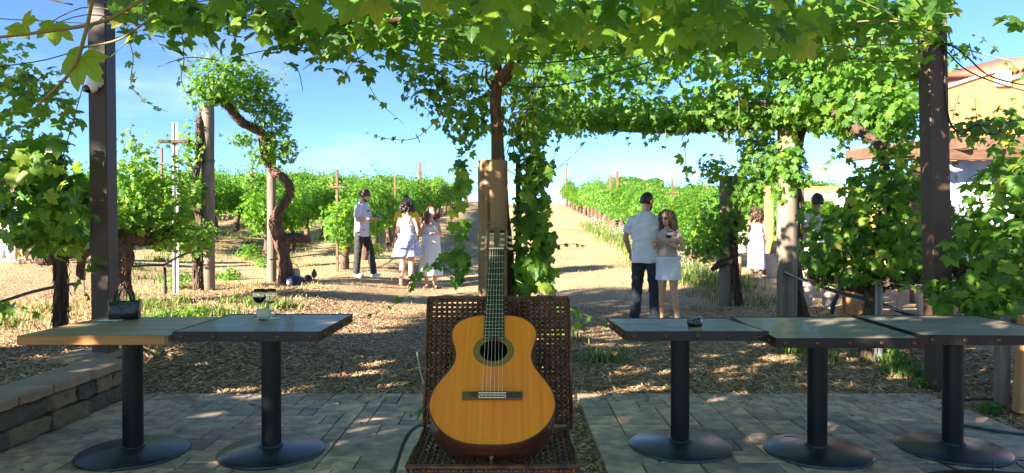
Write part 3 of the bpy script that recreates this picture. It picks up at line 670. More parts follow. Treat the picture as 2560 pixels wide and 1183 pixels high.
# bridge, saddle, strings
b = MB(); b.cbox((0, SAD - .003, .0045), (.175, .0265, .006), .0012); b.cbox((0, SAD - .003, .0082), (.083, .0265, .004), .0012); b.build('bridge', M['rosewood'], G)
b = MB(); b.cbox((0, SAD + .0015, .0115), (.080, .0026, .004), .0006); b.build('saddle', M['bone'], G)
b = MB()
for yy in (-.0062, -.0148): b.box((0, SAD + yy, .0108), (.078, .0022, .0016))
for xx in (-.038, .038): b.box((xx, SAD - .0105, .0108), (.0022, .0108, .0016))
b.build('tie_block', M['bone'], G)
for k in range(6):
    xn, xs = (-.0215 + .0086 * k), (-.029 + .0116 * k); g = [.0006, .00055, .0005, .0005, .00045, .0004][k]; s = -1 if k < 3 else 1; rr = [0, 1, 2, 2, 1, 0][k]
    e = Hd @ Vector((s * .019, .045 + .048 * rr, -.0015)); b = MB(); b.tube([(xs, SAD - .016, .0105), (xs, SAD + .0015, .0142), (xn, NUT + .0015, .0122), e], g, 6); b.build('string', M['string'], G, smooth=True)

# ---- things on the tables
M['blackleather'] = simple('glossy_black_leather', (0.010, 0.0095, 0.010), 0.28, var=0.35, scale=(9, 9, 9), bstr=0.5, bdist=0.02, rvar=0.15)
hb = empty('handbag', (-2.34, 4.12, 0.736), 'small glossy black tote handbag with two arched handles on the tan table', 'handbag', rz=R(14))
b = MB(); vs = []
for z, w, d in ((0, .078, .036), (.006, .081, .040), (.05, .084, .041), (.09, .085, .037), (.112, .085, .032)):
    for k in range(32):
        a = 2 * pi * k / 32; e = .28; vs.append((w * math.copysign(abs(cos(a)) ** e, cos(a)), d * math.copysign(abs(sin(a)) ** e, sin(a)) + .003 * sin(5 * a + z * 40), z + (0.006 * cos(2 * a) if z > .1 else 0)))
b.add(vs, [(i * 32 + k, i * 32 + (k + 1) % 32, (i + 1) * 32 + (k + 1) % 32, (i + 1) * 32 + k) for i in range(4) for k in range(32)] + [tuple(reversed(range(32))), tuple(range(128, 160))]); b.build('bag_body', M['blackleather'], hb, smooth=True, sharp=50)
b = MB(); b.tube([(.086 * math.copysign(abs(cos(a)) ** .35, cos(a)), .030 * math.copysign(abs(sin(a)) ** .35, sin(a)), .108 + .006 * cos(2 * a)) for a in [2 * pi * k / 40 for k in range(41)]], .0032, 6); b.build('rim', M['blackleather'], hb, smooth=True)
for sy, lean in ((-1, -.012), (1, .014)):
    b = MB(); vs = []; m = 24
    for i in range(m + 1):
        a = pi * i / m; x, z = .044 * cos(a), .095 + .092 * sin(a) ** .8; y = sy * .030 + lean * sin(a)
        for dx, dy in ((-.0085, -.002), (.0085, -.002), (.0085, .002), (-.0085, .002)):
            vs.append((x + dx * sin(a) * .0 + dx * abs(sin(a)) * 0 + dx * (abs(cos(a)) * .0 + 1) * (1 if i in (0, m) else .85), y + dy, z + (abs(dx) * .6 * (1 if dx > 0 else -1) * -cos(a))))
    b.add(vs, [(i * 4 + k, i * 4 + (k + 1) % 4, (i + 1) * 4 + (k + 1) % 4, (i + 1) * 4 + k) for i in range(m) for k in range(4)]); b.build('handle', M['blackleather'], hb, smooth=True, sharp=60)
bpy.context.view_layer.update()
def text(name, body, size, mat, parent, M4, extrude=0.0006, world=False):
    c = bpy.data.curves.new(name, 'FONT'); c.body = body; c.size = size; c.extrude = extrude; c.align_x = 'CENTER'; c.align_y = 'CENTER'
    o = bpy.data.objects.new(name, c); col.objects.link(o); dg = bpy.context.evaluated_depsgraph_get(); me = bpy.data.meshes.new_from_object(o.evaluated_get(dg)); bpy.data.objects.remove(o)
    q = link(name, me, mat, parent); me.materials.clear(); me.materials.append(mat); q.matrix_local = M4; return q
M['paper'] = simple('white_paper', (0.80, 0.80, 0.80), 0.75, var=0.04, bstr=0.1)
b = MB(); b.add([(-.08, -.05, 0), (.05, -.065, 0), (.06, .04, .0), (-.06, .05, 0), (-.08, -.05, .0012), (.05, -.065, .0012), (.06, .04, .0012), (-.06, .05, .0012)], [(3, 2, 1, 0), (4, 5, 6, 7), (0, 1, 5, 4), (1, 2, 6, 5), (2, 3, 7, 6), (3, 0, 4, 7)]); o = b.build('paper_napkin', M['paper'], loc=(-2.38, 4.08, .7352)); tag(o, 'white paper napkin sticking out under the black handbag', 'napkin')
b = MB(); b.add([(-.075, -.03, 0), (.02, -.075, 0), (.08, .02, 0), (-.015, .07, 0), (-.075, -.03, .0012), (.02, -.075, .0012), (.08, .02, .0012), (-.015, .07, .0012)], [(3, 2, 1, 0), (4, 5, 6, 7), (0, 1, 5, 4), (1, 2, 6, 5), (2, 3, 7, 6), (3, 0, 4, 7)]); o = b.build('paper_napkin', M['paper'], loc=(-1.45, 4.045, .7484)); tag(o, 'white paper napkin lying under the coffee cup', 'napkin')
M['china'] = simple('cream_china', (0.62, 0.58, 0.47), 0.16, var=0.05, bstr=0, coat=0.4)
cu = empty('coffee_cup', (-1.452, 3.99, .7500), 'cream stoneware coffee cup on a napkin, in front of the wine glasses', 'cup')
b = MB(); b.lathe([(.020, 0), (.026, .002), (.036, .014), (.0375, .016), (.0385, .018), (.041, .03), (.0425, .052), (.043, .058), (.0415, .0585), (.0395, .05), (.036, .02), (.02, .008)], 36); b.build('bowl', M['china'], cu, smooth=True, sharp=50)
b = MB(); b.tube(catmull([(.040, 0, .05), (.056, -.004, .052), (.066, -.006, .042), (.062, -.006, .028), (.045, -.002, .018), (.038, 0, .018)], 5), .0042, 8); b.build('handle', M['china'], cu, smooth=True)
def glassm():
    m, nt, b = new_mat('clear_glass'); b.inputs['Base Color'].default_value = (1, 1, 1, 1); b.inputs['Roughness'].default_value = 0.02; b.inputs['Transmission Weight'].default_value = 1.0; b.inputs['IOR'].default_value = 1.45; return m
M['glass'] = glassm(); M['redwine'] = simple('red_wine', (0.035, 0.002, 0.006), 0.08, var=0.1, bstr=0); M['whitewine'] = simple('amber_wine', (0.80, 0.42, 0.03), 0.08, var=0.1, bstr=0)
def wineglass(label, loc, wine, level, group='wine glasses on the table', M4=None, s=1.0, wine_prof=None):
    g = empty('wine_glass', loc, label, 'wine glass', group)
    if M4 is not None: g.matrix_world = Matrix.Translation(loc) @ M4
    q = lambda P: [(r * s, z * s) for r, z in P]
    b = MB(); b.lathe(q([(.033, 0), (.033, .0015), (.012, .004), (.0045, .009)]), 28); b.build('foot', M['glass'], g, smooth=True, sharp=50)
    b = MB(); b.lathe(q([(.0045, .009), (.0036, .03), (.0036, .07), (.006, .076)]), 14); b.build('stem', M['glass'], g, smooth=True)
    outer = [(.004, .076), (.018, .080), (.030, .090), (.0375, .106), (.039, .120), (.037, .140), (.033, .162)]
    inner = [(r - .0011, z + .001) for r, z in reversed(outer)]
    b = MB(); b.lathe(q(outer + inner), 32); b.build('bowl', M['glass'], g, smooth=True)
    p = [(0.0005, .0785)] + [(max(.0005, r - .0017), z + .0012) for r, z in outer if z < level] + [(float(np.interp(level, [z for r, z in outer], [r for r, z in outer])) - .0017, level)] + [(.0005, level)]
    b = MB(); b.lathe(q(p), 28); b.build('wine', M[wine], g, smooth=True, sharp=50); return g
wineglass('wine glass a third full of dark red wine behind the coffee cup', (-1.545, 4.17, .7485), 'redwine', .116)
wineglass('wine glass with a little amber wine at the bottom behind the coffee cup', (-1.475, 4.165, .7485), 'whitewine', .092)
pod = empty('speaker_pod', (1.035, 3.86, .7235), 'small glossy black round pod with a slanted lid on the table', 'speaker', rz=R(10))
M['blackgloss'] = simple('black_gloss_plastic', (0.008, 0.009, 0.012), 0.12, var=0.2, bstr=0, coat=0.5)
b = MB(); b.lathe([(.034, 0), (.038, .003), (.043, .018), (.045, .032), (.042, .036), (.03, .036)], 32); b.build('pod_body', M['blackgloss'], pod, smooth=True, sharp=45)
Mx = Matrix.Translation((-.002, 0, .036)) @ Matrix.Rotation(R(-22), 4, 'Y')
b = MB(); b.lathe([(.042, -.008), (.0435, 0), (.042, .012), (.038, .0165), (.01, .018)], 32, M=Mx); b.build('pod_lid', M['blackgloss'], pod, smooth=True, sharp=45)
# table litter: twig on a base plate
b = MB(); b.tube([(1.62, 4.055, .040), (1.655, 4.06, .042), (1.69, 4.05, .040)], [.005, .006, .004], 7, squash=.5); tag(b.build('bark_scrap', M['bark_red'], smooth=True), 'reddish scrap of bark lying on the middle table base', 'bark')
# ================================================================ people
def solid(mb, voxel, it=4, fac=0.6, wrinkle=0.0, wf=14.0, seed=0.0, dec=None):
    me = mb.mesh('tmp'); o = bpy.data.objects.new('tmp', me); col.objects.link(o)
    r = o.modifiers.new('r', 'REMESH'); r.mode = 'VOXEL'; r.voxel_size = voxel; r.use_smooth_shade = True
    s = o.modifiers.new('s', 'SMOOTH'); s.factor = fac; s.iterations = it
    dg = bpy.context.evaluated_depsgraph_get(); out = bpy.data.meshes.new_from_object(o.evaluated_get(dg))
    bpy.data.objects.remove(o); bpy.data.meshes.remove(me)
    if wrinkle:
        nv = len(out.vertices); co = np.empty(nv * 3); no = np.empty(nv * 3); out.vertices.foreach_get('co', co); out.vertices.foreach_get('normal', no); co = co.reshape(-1, 3); no = no.reshape(-1, 3)
        q = np.array([noise.noise(Vector((c[0] * wf * .7 + seed, c[1] * wf * .7, c[2] * wf * 1.5 + c[0] * wf * .5))) for c in co]); co += no * (q * wrinkle)[:, None]
        out.vertices.foreach_set('co', co.ravel()); out.update()
    out.polygons.foreach_set('use_smooth', [True] * len(out.polygons)); return out

MALE = [(.82, .150, .112), (.93, .165, .12), (1.04, .152, .112), (1.16, .160, .115), (1.28, .178, .120), (1.37, .178, .108), (1.425, .145, .088), (1.465, .085, .068), (1.50, .058, .058), (1.57, .054, .058)]
FEMALE = [(.82, .160, .122), (.91, .172, .128), (.99, .150, .115), (1.08, .122, .098), (1.17, .130, .102), (1.27, .146, .122), (1.35, .145, .100), (1.41, .122, .080), (1.452, .068, .060), (1.49, .046, .049), (1.57, .045, .050)]
HEADR = [(1.522, .026, .030, -.052), (1.535, .044, .052, -.040), (1.56, .056, .072, -.026), (1.60, .066, .088, -.014), (1.64, .073, .095, -.006), (1.68, .074, .095, -.002), (1.715, .064, .083, 0), (1.738, .042, .054, .002), (1.75, .008, .01, .002)]
skins = {}
def skin_mat(c):
    if c not in skins:
        m = simple('skin', c, 0.5, var=0.10, scale=(12, 12, 12), bstr=0); b = m.node_tree.nodes['Principled BSDF']; b.inputs['Subsurface Weight'].default_value = 0.08; b.inputs['Subsurface Radius'].default_value = (.02, .008, .004); skins[c] = m
    return skins[c]
def cloth(name, c, rough=0.8, var=0.10, scale=(9, 9, 9), c2=None, sheen=0.1): return simple(name, c, rough, var=var, scale=scale, c2=c2, bstr=0.15, bdist=0.004, sheen=sheen)
M['hair_dark'] = simple('dark_hair', (0.014, 0.009, 0.007), 0.45, var=0.5, scale=(60, 60, 12), bstr=0.5); M['hair_brown'] = simple('brown_hair', (0.055, 0.026, 0.014), 0.45, var=0.5, scale=(60, 60, 12), bstr=0.5, c2=(0.11, 0.055, 0.03))
M['hair_red'] = simple('auburn_hair', (0.11, 0.038, 0.018), 0.45, var=0.4, scale=(60, 60, 12), bstr=0.5); M['hair_balayage'] = simple('balayage_hair', (0.025, 0.014, 0.010), 0.42, var=0.4, scale=(30, 30, 3), bstr=0.5, c2=(0.20, 0.115, 0.055)); M['hair_orange'] = simple('ginger_hair', (0.42, 0.15, 0.05), 0.5, var=0.3)
M['eyedark'] = simple('eye', (0.02, 0.015, 0.012), 0.2, bstr=0); M['lips'] = simple('lips', (0.40, 0.13, 0.11), 0.45, bstr=0); M['lens'] = simple('sunglass_lens', (0.006, 0.006, 0.007), 0.08, bstr=0)

def person(label, x, y, rot, H, skin, female=True, arms=None, legs=None, head=(0, 0), lean=0.0, clothes=(), hair=None, voxel=0.011, drop=0.0, face=True, group=None, z=None):
    """joints are given for a 1.75 m figure facing -y; arms/legs: {side: [shoulder?, elbow, wrist]}; clothes: list of dicts"""
    s = H / 1.75; z0 = ground_h(x, y) if z is None else z
    P = empty('person', (x, y, z0), label, 'person', group, rot)
    prof = FEMALE if female else MALE; sw = 0.150 if female else 0.178; k = 0.86 if female else 1.0
    hips = {q: Vector((q * .088, 0, .90)) for q in (-1, 1)}
    J = {}
    for q in (-1, 1):
        a = (arms or {}).get(q, [(q * (sw + .055), .02, 1.14), (q * (sw + .065), -.05, .90)])
        J[q] = [Vector((q * sw, 0, 1.405))] + [Vector(p) for p in a]
        l = (legs or {}).get(q, [(q * .095, -.01, .49), (q * .095, .02, .085)]); J[(q, 'l')] = [hips[q]] + [Vector(p) for p in l]
    L = Matrix.Translation((0, 0, .92)) @ Matrix.Rotation(lean, 4, 'X') @ Matrix.Translation((0, 0, -.92))
    Dn = Matrix.Translation((0, 0, -drop))
    HM = Dn @ L @ Matrix.Translation((0, 0, 1.53)) @ Matrix.Rotation(head[0], 4, 'Z') @ Matrix.Rotation(head[1], 4, 'X') @ Matrix.Translation((0, 0, -1.53))
    UB = Dn @ L
    S = Matrix.Scale(s, 4)
    def put(mb): mb.v = [tuple(S @ Vector(v)) for v in mb.v]; return mb
    armp = {q: [UB @ J[q][0], UB @ J[q][1], UB @ J[q][2]] for q in (-1, 1)}
    legp = {q: [Dn @ J[(q, 'l')][0]] + J[(q, 'l')][1:] for q in (-1, 1)}
    def along(pts, radii, n=10, m=10):
        c = catmull(pts, m // 2); return c, lerps(radii, len(c))
    # body: torso, limbs, head, hands and feet fused into one surface
    b = MB(); b.rings([(0, 0, zz, rx * .97, ry * .97) for zz, rx, ry in prof], 22, M=UB)
    b.rings([(0, cy, zz, rx, ry) for zz, rx, ry, cy in HEADR], 18, M=HM)
    nose = MB(); nose.tube([(0, -.094, 1.645), (0, -.108, 1.615), (0, -.112, 1.603), (0, -.098, 1.595)], [.007, .011, .013, .008], 8); nose.v = [tuple(HM @ Vector(v)) for v in nose.v]; b.add(nose.v, nose.f)
    for q in (-1, 1): b.ball(HM @ Vector((q * .074, .008, 1.625)), (.010, .018, .030))
    for q in (-1, 1):
        pts = [armp[q][0] + Vector((-q * .02, 0, -.005)), armp[q][0].lerp(armp[q][1], .35), armp[q][1], armp[q][1].lerp(armp[q][2], .3), armp[q][2]]
        c = catmull(pts, 4); b.tube(c, [r * k for r in lerps([.054, .047, .038, .038, .026], len(c))], 12)
        wr_ = armp[q][2]; d = (wr_ - armp[q][1]).normalized(); side = d.cross(Vector((0, 0, 1))); side = side.normalized() if side.length > .2 else Vector((1, 0, 0)).cross(d).normalized(); nrm = side.cross(d)
        up = nrm if abs(d.z) < .6 else side
        pal = wr_ + d * .05; Mh = Matrix((side if abs(d.z) < .6 else nrm, d, up)).transposed().to_4x4()
        b.ball(pal, (.036 * k, .052, .017), 12, 8, Mh); ax = side if abs(d.z) < .6 else nrm
        for i, (off, ln) in enumerate(((-.027, .060), (-.010, .072), (.009, .068), (.026, .052))):
            f0 = pal + d * .035 + ax * off * k; f1 = f0 + d * ln * .55 + up * -.006; f2 = f1 + d * ln * .35 + up * -.022; b.tube([f0, f1, f2], [.0092, .0085, .0072], 7)
        th = wr_ + d * .025 + ax * -.028 * q; b.tube([th, th + d * .03 + ax * -.022 * q, th + d * .058 + ax * -.028 * q], [.012, .0105, .008], 7)
        h, kn, an = legp[q]; pts = [h, h.lerp(kn, .4), kn, kn.lerp(an, .35), an]
        c = catmull(pts, 4); b.tube(c, lerps([.090, .080, .054, .056, .036], len(c)), 14)
        ft = Vector((0, -1, 0)); b.tube([an + Vector((0, .045, -.045)), an + Vector((0, .01, -.035)), an + Vector((0, -.06, -.052)), an + Vector((0, -.125, -.062)), an + Vector((0, -.165, -.066))], [.026, .038, .036, .034, .018], 10, squash=.75)
    body = link('body', solid(put(b), voxel * s, 3, .5), skin_mat(skin), P)
    if face:
        for q in (-1, 1):
            e = MB(); e.ball(HM @ Vector((q * .030, -.088, 1.640)), (.013, .007, .0075), 10, 6); put(e).build('eye', M['eyedark'], P, smooth=True)
            e = MB(); e.tube([HM @ Vector((q * .014, -.0945, 1.660)), HM @ Vector((q * .030, -.093, 1.665)), HM @ Vector((q * .046, -.083, 1.661))], .004, 6); put(e).build('eyebrow', M['hair_dark'], P, smooth=True)
        e = MB(); e.ball(HM @ Vector((0, -.094, 1.567)), (.021, .008, .007), 10, 6); put(e).build('mouth', M['lips'], P, smooth=True)
    tor = lambda zz: (float(np.interp(zz, [p[0] for p in prof], [p[1] for p in prof])), float(np.interp(zz, [p[0] for p in prof], [p[2] for p in prof])))
    for c in clothes:
        t = c['t']; g = c.get('grow', .016); mb = MB()
        if t == 'top':            # shirt, tee, bodice
            zs = np.linspace(c['z0'], c.get('z1', 1.455), 9); rg = []
            for zz in zs:
                rx, ry = tor(zz); fl = c.get('flare', 0) * max(0, (1.0 - zz)); rg.append((0, 0, zz, rx + g + fl, ry + g + fl))
            mb.rings(rg, 22, M=UB)
            sl = c.get('sleeve', 0)
            if sl:
                for q in (-1, 1):
                    a0, a1, a2 = armp[q]; pts = [a0 + Vector((-q * .03, 0, 0)), a0.lerp(a1, .5), a1] if sl >= 1 else [a0 + Vector((-q * .03, 0, 0)), a0.lerp(a1, sl * .5), a0.lerp(a1, sl)]
                    if sl > 1: pts.append(a1.lerp(a2, sl - 1))
                    cc = catmull(pts, 4); mb.tube(cc, lerps([.074 * k, .066 * k, .066 * k], len(cc)), 12)
            if c.get('collar'):
                mb.tube([UB @ Vector((.062 * cos(a), .010 + .066 * sin(a), 1.468 + .012 * sin(a))) for a in [2 * pi * i / 16 for i in range(17)]], .012, 7)
            link(c['n'], solid(put(mb), max(.011, voxel * 1.15) * s, 3, .5, c.get('wr', .011), 11, x * 7), c['m'], P)
        elif t == 'legs':         # trousers, jeans, shorts
            rg = [(0, 0, zz, tor(zz)[0] + g * .8, tor(zz)[1] + g * .8) for zz in np.linspace(.82, c.get('z1', 1.02), 5)]; mb.rings(rg, 22, M=Dn)
            e = c.get('end', 1.0); w = c.get('wide', 0.0)
            for q in (-1, 1):
                h, kn, an = legp[q]; pts = [h, h.lerp(kn, .5), kn, kn.lerp(an, .5), an + Vector((0, 0, -.03))]; cc = catmull(pts, 5); rr = lerps([.098, .088 + w * .4, .066 + w, .062 + w * 1.2, .056 + w * 1.5], len(cc)); m = max(3, int(len(cc) * e)); mb.tube(cc[:m], rr[:m], 14)
            link(c['n'], solid(put(mb), max(.011, voxel * 1.15) * s, 3, .5, c.get('wr', .012), 13, x * 3), c['m'], P)
        elif t == 'skirt':        # skirt part of a dress
            z1, z2 = c['z1'], c['z0']; rx, ry = tor(z1); fl = c['flare']; nf = c.get('folds', 9); am = c.get('amp', .06); rg = []; m = 14
            for i in range(m + 1):
                u = i / m; zz = z1 + (z2 - z1) * u; hx, hy = (tor(max(zz, .86)) if not drop else (rx, ry)); rg.append((0, 0, zz, max(hx, rx * (1 - u) + .05) + g + fl * u ** .9, max(hy, ry * (1 - u) + .05) + g + fl * u ** .9))
            pad = c.get('slim', 0)
            if pad: rg = [(cx, cy, zz, rxx - pad * max(0, (.9 - zz)), ryy - pad * max(0, (.9 - zz))) for cx, cy, zz, rxx, ryy in rg]
            mb.rings(rg, 56, fold=lambda u, a: am * u * sin(nf * a + 3 * sin(a * 2 + x)) + am * .4 * u * sin((nf + 5) * a + 1), caps=(True, False), M=UB)
            put(mb).build(c['n'], c['m'], P, smooth=True)
        elif t == 'shoe':
            for q in (-1, 1):
                an = legp[q][2]; mb = MB(); h = c.get('sole', 0)
                if c.get('boot'):
                    kn = legp[q][1]; mb.tube([an + Vector((0, 0, -.05)), an, an.lerp(kn, c['boot'])], [.046, .050, .066], 14)
                mb.tube([an + Vector((0, .055, -.048)), an + Vector((0, .02, -.040)), an + Vector((0, -.06, -.050)), an + Vector((0, -.13, -.058)), an + Vector((0, -.182, -.063))], [.030, .044, .044, .043, .022], 12, squash=.8)
                so = MB()
                so.rings([(an.x, an.y - .06, zz - h, .050 + e, .128 + e) for zz, e in ((0.0, 0), (.018 + h, .002), (.024 + h, -.004))], 20)
                link('shoe', solid(put(mb), voxel * s, 3, .5), c['m'], P); put(so).build('sole', c.get('sm', c['m']), P, smooth=True, sharp=40)
        elif t == 'sandal':
            for q in (-1, 1):
                an = legp[q][2]; so = MB(); h = c.get('sole', .0); so.rings([(an.x, an.y - .06, zz, .048, .126) for zz in (-h, .014)], 20); put(so).build('sole', c['sm'], P)
                st = MB()
                for yy, rr in ((-.10, .044), (.0, .040)):
                    st.tube([an + Vector((rr * cos(a), yy, -.075 + (.060 if yy < -.05 else .085) * sin(a))) for a in [pi * i / 10 for i in range(11)]], .011 if c.get('slide') else .008, 7, squash=2.6 if c.get('slide') and yy < -.05 else 1.0)
                    if c.get('slide'): break
                put(st).build('strap', c['m'], P, smooth=True)
        elif t == 'straps':
            for q in (-1, 1):
                st = MB(); st.tube([UB @ Vector((q * .055, .108, 1.30)), UB @ Vector((q * .07, .085, 1.40)), UB @ Vector((q * .078, .01, 1.447)), UB @ Vector((q * .068, -.085, 1.38)), UB @ Vector((q * .06, -.128, 1.29))], .0055, 6); put(st).build('strap', c['m'], P, smooth=True)
        elif t == 'sunglasses':
            for q in (-1, 1):
                e = MB(); e.ball(HM @ Vector((q * .032, -.098, 1.640)), (.027, .009, .022), 12, 7); put(e).build('sunglass_lens', M['lens'], P, smooth=True)
            e = MB(); e.tube([HM @ Vector((-.078, .01, 1.646)), HM @ Vector((-.062, -.088, 1.648)), HM @ Vector((0, -.106, 1.648)), HM @ Vector((.062, -.088, 1.648)), HM @ Vector((.078, .01, 1.646))], .0035, 6); put(e).build('sunglass_frame', M['lens'], P, smooth=True)
        elif t == 'beard':
            e = MB(); e.rings([(0, cy - .004, zz, rx + .006, ry + .004) for zz, rx, ry, cy in HEADR[:2]] + [(0, -.034, 1.565, .057, .066), (0, -.020, 1.590, .064, .060)], 18, M=HM); put(e).build('beard', c['m'], P, smooth=True)
        elif t == 'hung_glasses':
            e = MB()
            for q in (-1, 1): e.ball(UB @ Vector((q * .025, -.142, 1.315)), (.024, .008, .020), 10, 6)
            put(e).build('hung_sunglasses', M['lens'], P, smooth=True)
    if hair:
        hm = MB(); cap = MB(); cap.rings([(0, .030 - .034 * u, 1.585 + u * .186, .084 * math.sqrt(max(.02, 1 - (u * 1.7 - .62) ** 2 if u > .36 else 1 - (u - .36) ** 2 * .6)) * hair.get('vol', 1) * min(1, .84 + .5 * u), .102 * math.sqrt(max(.02, 1 - (u * 1.7 - .62) ** 2 if u > .36 else 1 - (u - .36) ** 2 * .6)) * hair.get('vol', 1)) for u in np.linspace(0, .95, 9)], 22)
        cap.v = [tuple(HM @ (Vector(v) + noise.noise_vector(Vector(v) * 24 + Vector((x, y, 0))) * hair.get('rough', .008))) for v in cap.v]; hm.add(cap.v, cap.f)
        Ln = hair.get('len', 0)
        if Ln:
            hr = random.Random(int(abs(x) * 1000)); curl = hair.get('curl', .01)
            for i in range(hair.get('n', 46)):
                a = hr.uniform(-.20 * pi, pi + .20 * pi) if not hair.get('front') else hr.uniform(-.13 * pi, pi + .13 * pi)   # sides and back of the head (+y)
                p = Vector((.070 * cos(a), .012 + .084 * sin(a), hr.uniform(1.64, 1.72))); ln = Ln * hr.uniform(.75, 1.05); pts = []
                out = Vector((cos(a), sin(a), 0)); ph = hr.uniform(0, 6)
                for j in range(9):
                    u = j / 8; w = out * (.016 + .035 * math.sin(u * pi * .8) * hair.get('puff', 1)) + Vector((curl * sin(ph + u * 11), curl * cos(ph + u * 9), 0)); pts.append(HM @ (p + w - Vector((0, 0, ln * u))))
                hm.tube(pts, lerps([.013, .019, .017, .006], 9), 7)
        put(hm).build('hair', hair['m'], P, smooth=True)
    P['_'] = 0; del P['_']
    return P, S, UB, HM

LIGHT, TAN, OLIVE, BROWN = (0.58, 0.34, 0.24), (0.50, 0.28, 0.18), (0.44, 0.24, 0.15), (0.30, 0.155, 0.09)
c_white = cloth('white_cotton', (0.62, 0.62, 0.64)); c_cream = cloth('cream_linen', (0.50, 0.48, 0.44)); c_lav = cloth('pale_lavender_shirt', (0.56, 0.545, 0.60)); c_black = cloth('black_denim', (0.022, 0.021, 0.022), var=.3); c_navy = cloth('dark_navy_denim', (0.010, 0.013, 0.025), var=.4)
c_yel = cloth('yellow_tee', (0.80, 0.50, 0.02)); c_tan = cloth('tan_knit', (0.40, 0.29, 0.26)); c_skirt = cloth('white_denim', (0.62, 0.63, 0.68)); c_khaki = cloth('beige_twill', (0.52, 0.44, 0.35)); c_bluesk = cloth('pale_blue_knit', (0.42, 0.46, 0.66)); c_lblue = cloth('light_blue_denim', (0.32, 0.44, 0.62))
c_print = cloth('blue_white_print', (0.20, 0.28, 0.58), var=.35, scale=(30, 30, 30), c2=(0.74, 0.75, 0.80)); c_lace = cloth('white_lace', (0.62, 0.65, 0.64), var=.16, scale=(70, 70, 70)); c_shoe = simple('white_shoe', (0.70, 0.67, 0.62), .6, var=.08, bstr=0); c_cork = simple('cork_sole', (0.52, 0.40, 0.28), .8, var=.15); c_leath = simple('tan_leather', (0.22, 0.085, 0.035), .5, var=.25); c_lt = simple('cream_slide', (0.68, 0.63, 0.55), .6, var=.08)
GL = 'group of four chatting on the path left of the wooden post'
person('man in white short-sleeved shirt and black jeans looking down at his phone', -3.08, 14.0, R(72), 1.80, LIGHT, False, arms={-1: [(-.235, -.03, 1.13), (-.13, -.26, 1.165)], 1: [(.235, -.03, 1.13), (.12, -.27, 1.165)]}, legs={-1: [(-.10, .03, .49), (-.10, .07, .085)], 1: [(.10, -.14, .50), (.11, -.20, .085)]}, head=(0, R(27)), lean=R(2),
       clothes=[dict(t='top', n='shirt', m=c_lav, z0=.80, sleeve=.82, collar=True, flare=.05), dict(t='legs', n='jeans', m=c_black, wide=.008), dict(t='shoe', m=c_shoe), dict(t='hung_glasses'), dict(t='beard', m=M['hair_brown'])], hair=dict(m=M['hair_brown'], rough=.018, vol=1.14), group=GL)
ph = MB(); ph.cbox((0, 0, 0), (.072, .15, .009), .003); o = ph.build('mobile_phone', simple('phone_black', (.02, .02, .022), .2)); o.location = (-2.70, 13.86, ground_h(-3.08, 14) + 1.235); o.rotation_euler = (R(24), 0, R(72)); tag(o, 'dark mobile phone held by the man in the white shirt', 'phone')
person('woman in short blue and white print sundress seen from behind, dark curly hair', -2.09, 13.6, R(176), 1.70, LIGHT, True, arms={-1: [(-.215, -.02, 1.13), (-.10, -.22, 1.08)], 1: [(.215, -.02, 1.13), (.10, -.22, 1.08)]}, legs={-1: [(-.085, -.01, .49), (-.08, .02, .10)], 1: [(.10, -.01, .49), (.125, .02, .10)]},
       clothes=[dict(t='top', n='bodice', m=c_print, z0=1.02, z1=1.275, grow=.012, wr=.002), dict(t='skirt', n='skirt', m=c_print, z1=1.09, z0=.63, flare=.125, folds=9, amp=.055), dict(t='straps', m=c_white), dict(t='sandal', m=c_leath, sm=c_cork, sole=.02)], hair=dict(m=M['hair_dark'], len=.15, n=60, curl=.022, rough=.014, vol=1.06, puff=1.2), group=GL, face=False)
person('man in yellow t-shirt and light blue shorts, mostly hidden behind the sundress woman', -2.22, 14.35, R(-4), 1.80, BROWN, False, arms={1: [(.25, .02, 1.14), (.255, -.05, .90)]}, clothes=[dict(t='top', n='t_shirt', m=c_yel, z0=.86, sleeve=.7), dict(t='legs', n='shorts', m=c_lblue, end=.5, wide=.03), dict(t='shoe', m=c_leath)], hair=dict(m=M['hair_dark'], rough=.006), group=GL)
person('woman with long auburn hair in an ankle-length white sundress', -1.665, 14.0, R(14), 1.66, LIGHT, True, arms={-1: [(-.215, .02, 1.15), (-.19, -.12, 1.33)], 1: [(.215, .0, 1.15), (.04, -.19, 1.17)]}, head=(R(34), 0),
       clothes=[dict(t='top', n='bodice', m=c_lace, z0=1.05, z1=1.315, grow=.012, wr=.003), dict(t='skirt', n='long_skirt', m=c_lace, z1=1.15, z0=.26, flare=.085, folds=11, amp=.035), dict(t='straps', m=c_lace), dict(t='sandal', m=c_leath, sm=c_leath)], hair=dict(m=M['hair_red'], len=.36, n=34, curl=.012, front=True, puff=.7), group=GL)
GR = 'couple standing close together right of the wooden post'
person('man in white short-sleeved shirt and dark navy jeans with his back turned', 1.86, 9.5, R(158), 1.81, OLIVE, False, arms={-1: [(-.24, -.08, 1.15), (-.12, -.30, 1.20)], 1: [(.265, .03, 1.14), (.235, -.10, .93)]}, legs={-1: [(-.115, -.01, .49), (-.135, .02, .085)], 1: [(.115, -.01, .49), (.145, .02, .085)]}, head=(R(-28), R(16)),
       clothes=[dict(t='top', n='shirt', m=c_white, z0=.80, sleeve=.80, collar=True, flare=.06, grow=.024, wr=.015), dict(t='legs', n='jeans', m=c_navy, wide=.012), dict(t='shoe', m=simple('black_shoe', (.015, .015, .016), .4)), dict(t='beard', m=M['hair_dark'])], hair=dict(m=M['hair_dark'], rough=.003, vol=.95), voxel=.009, group=GR)
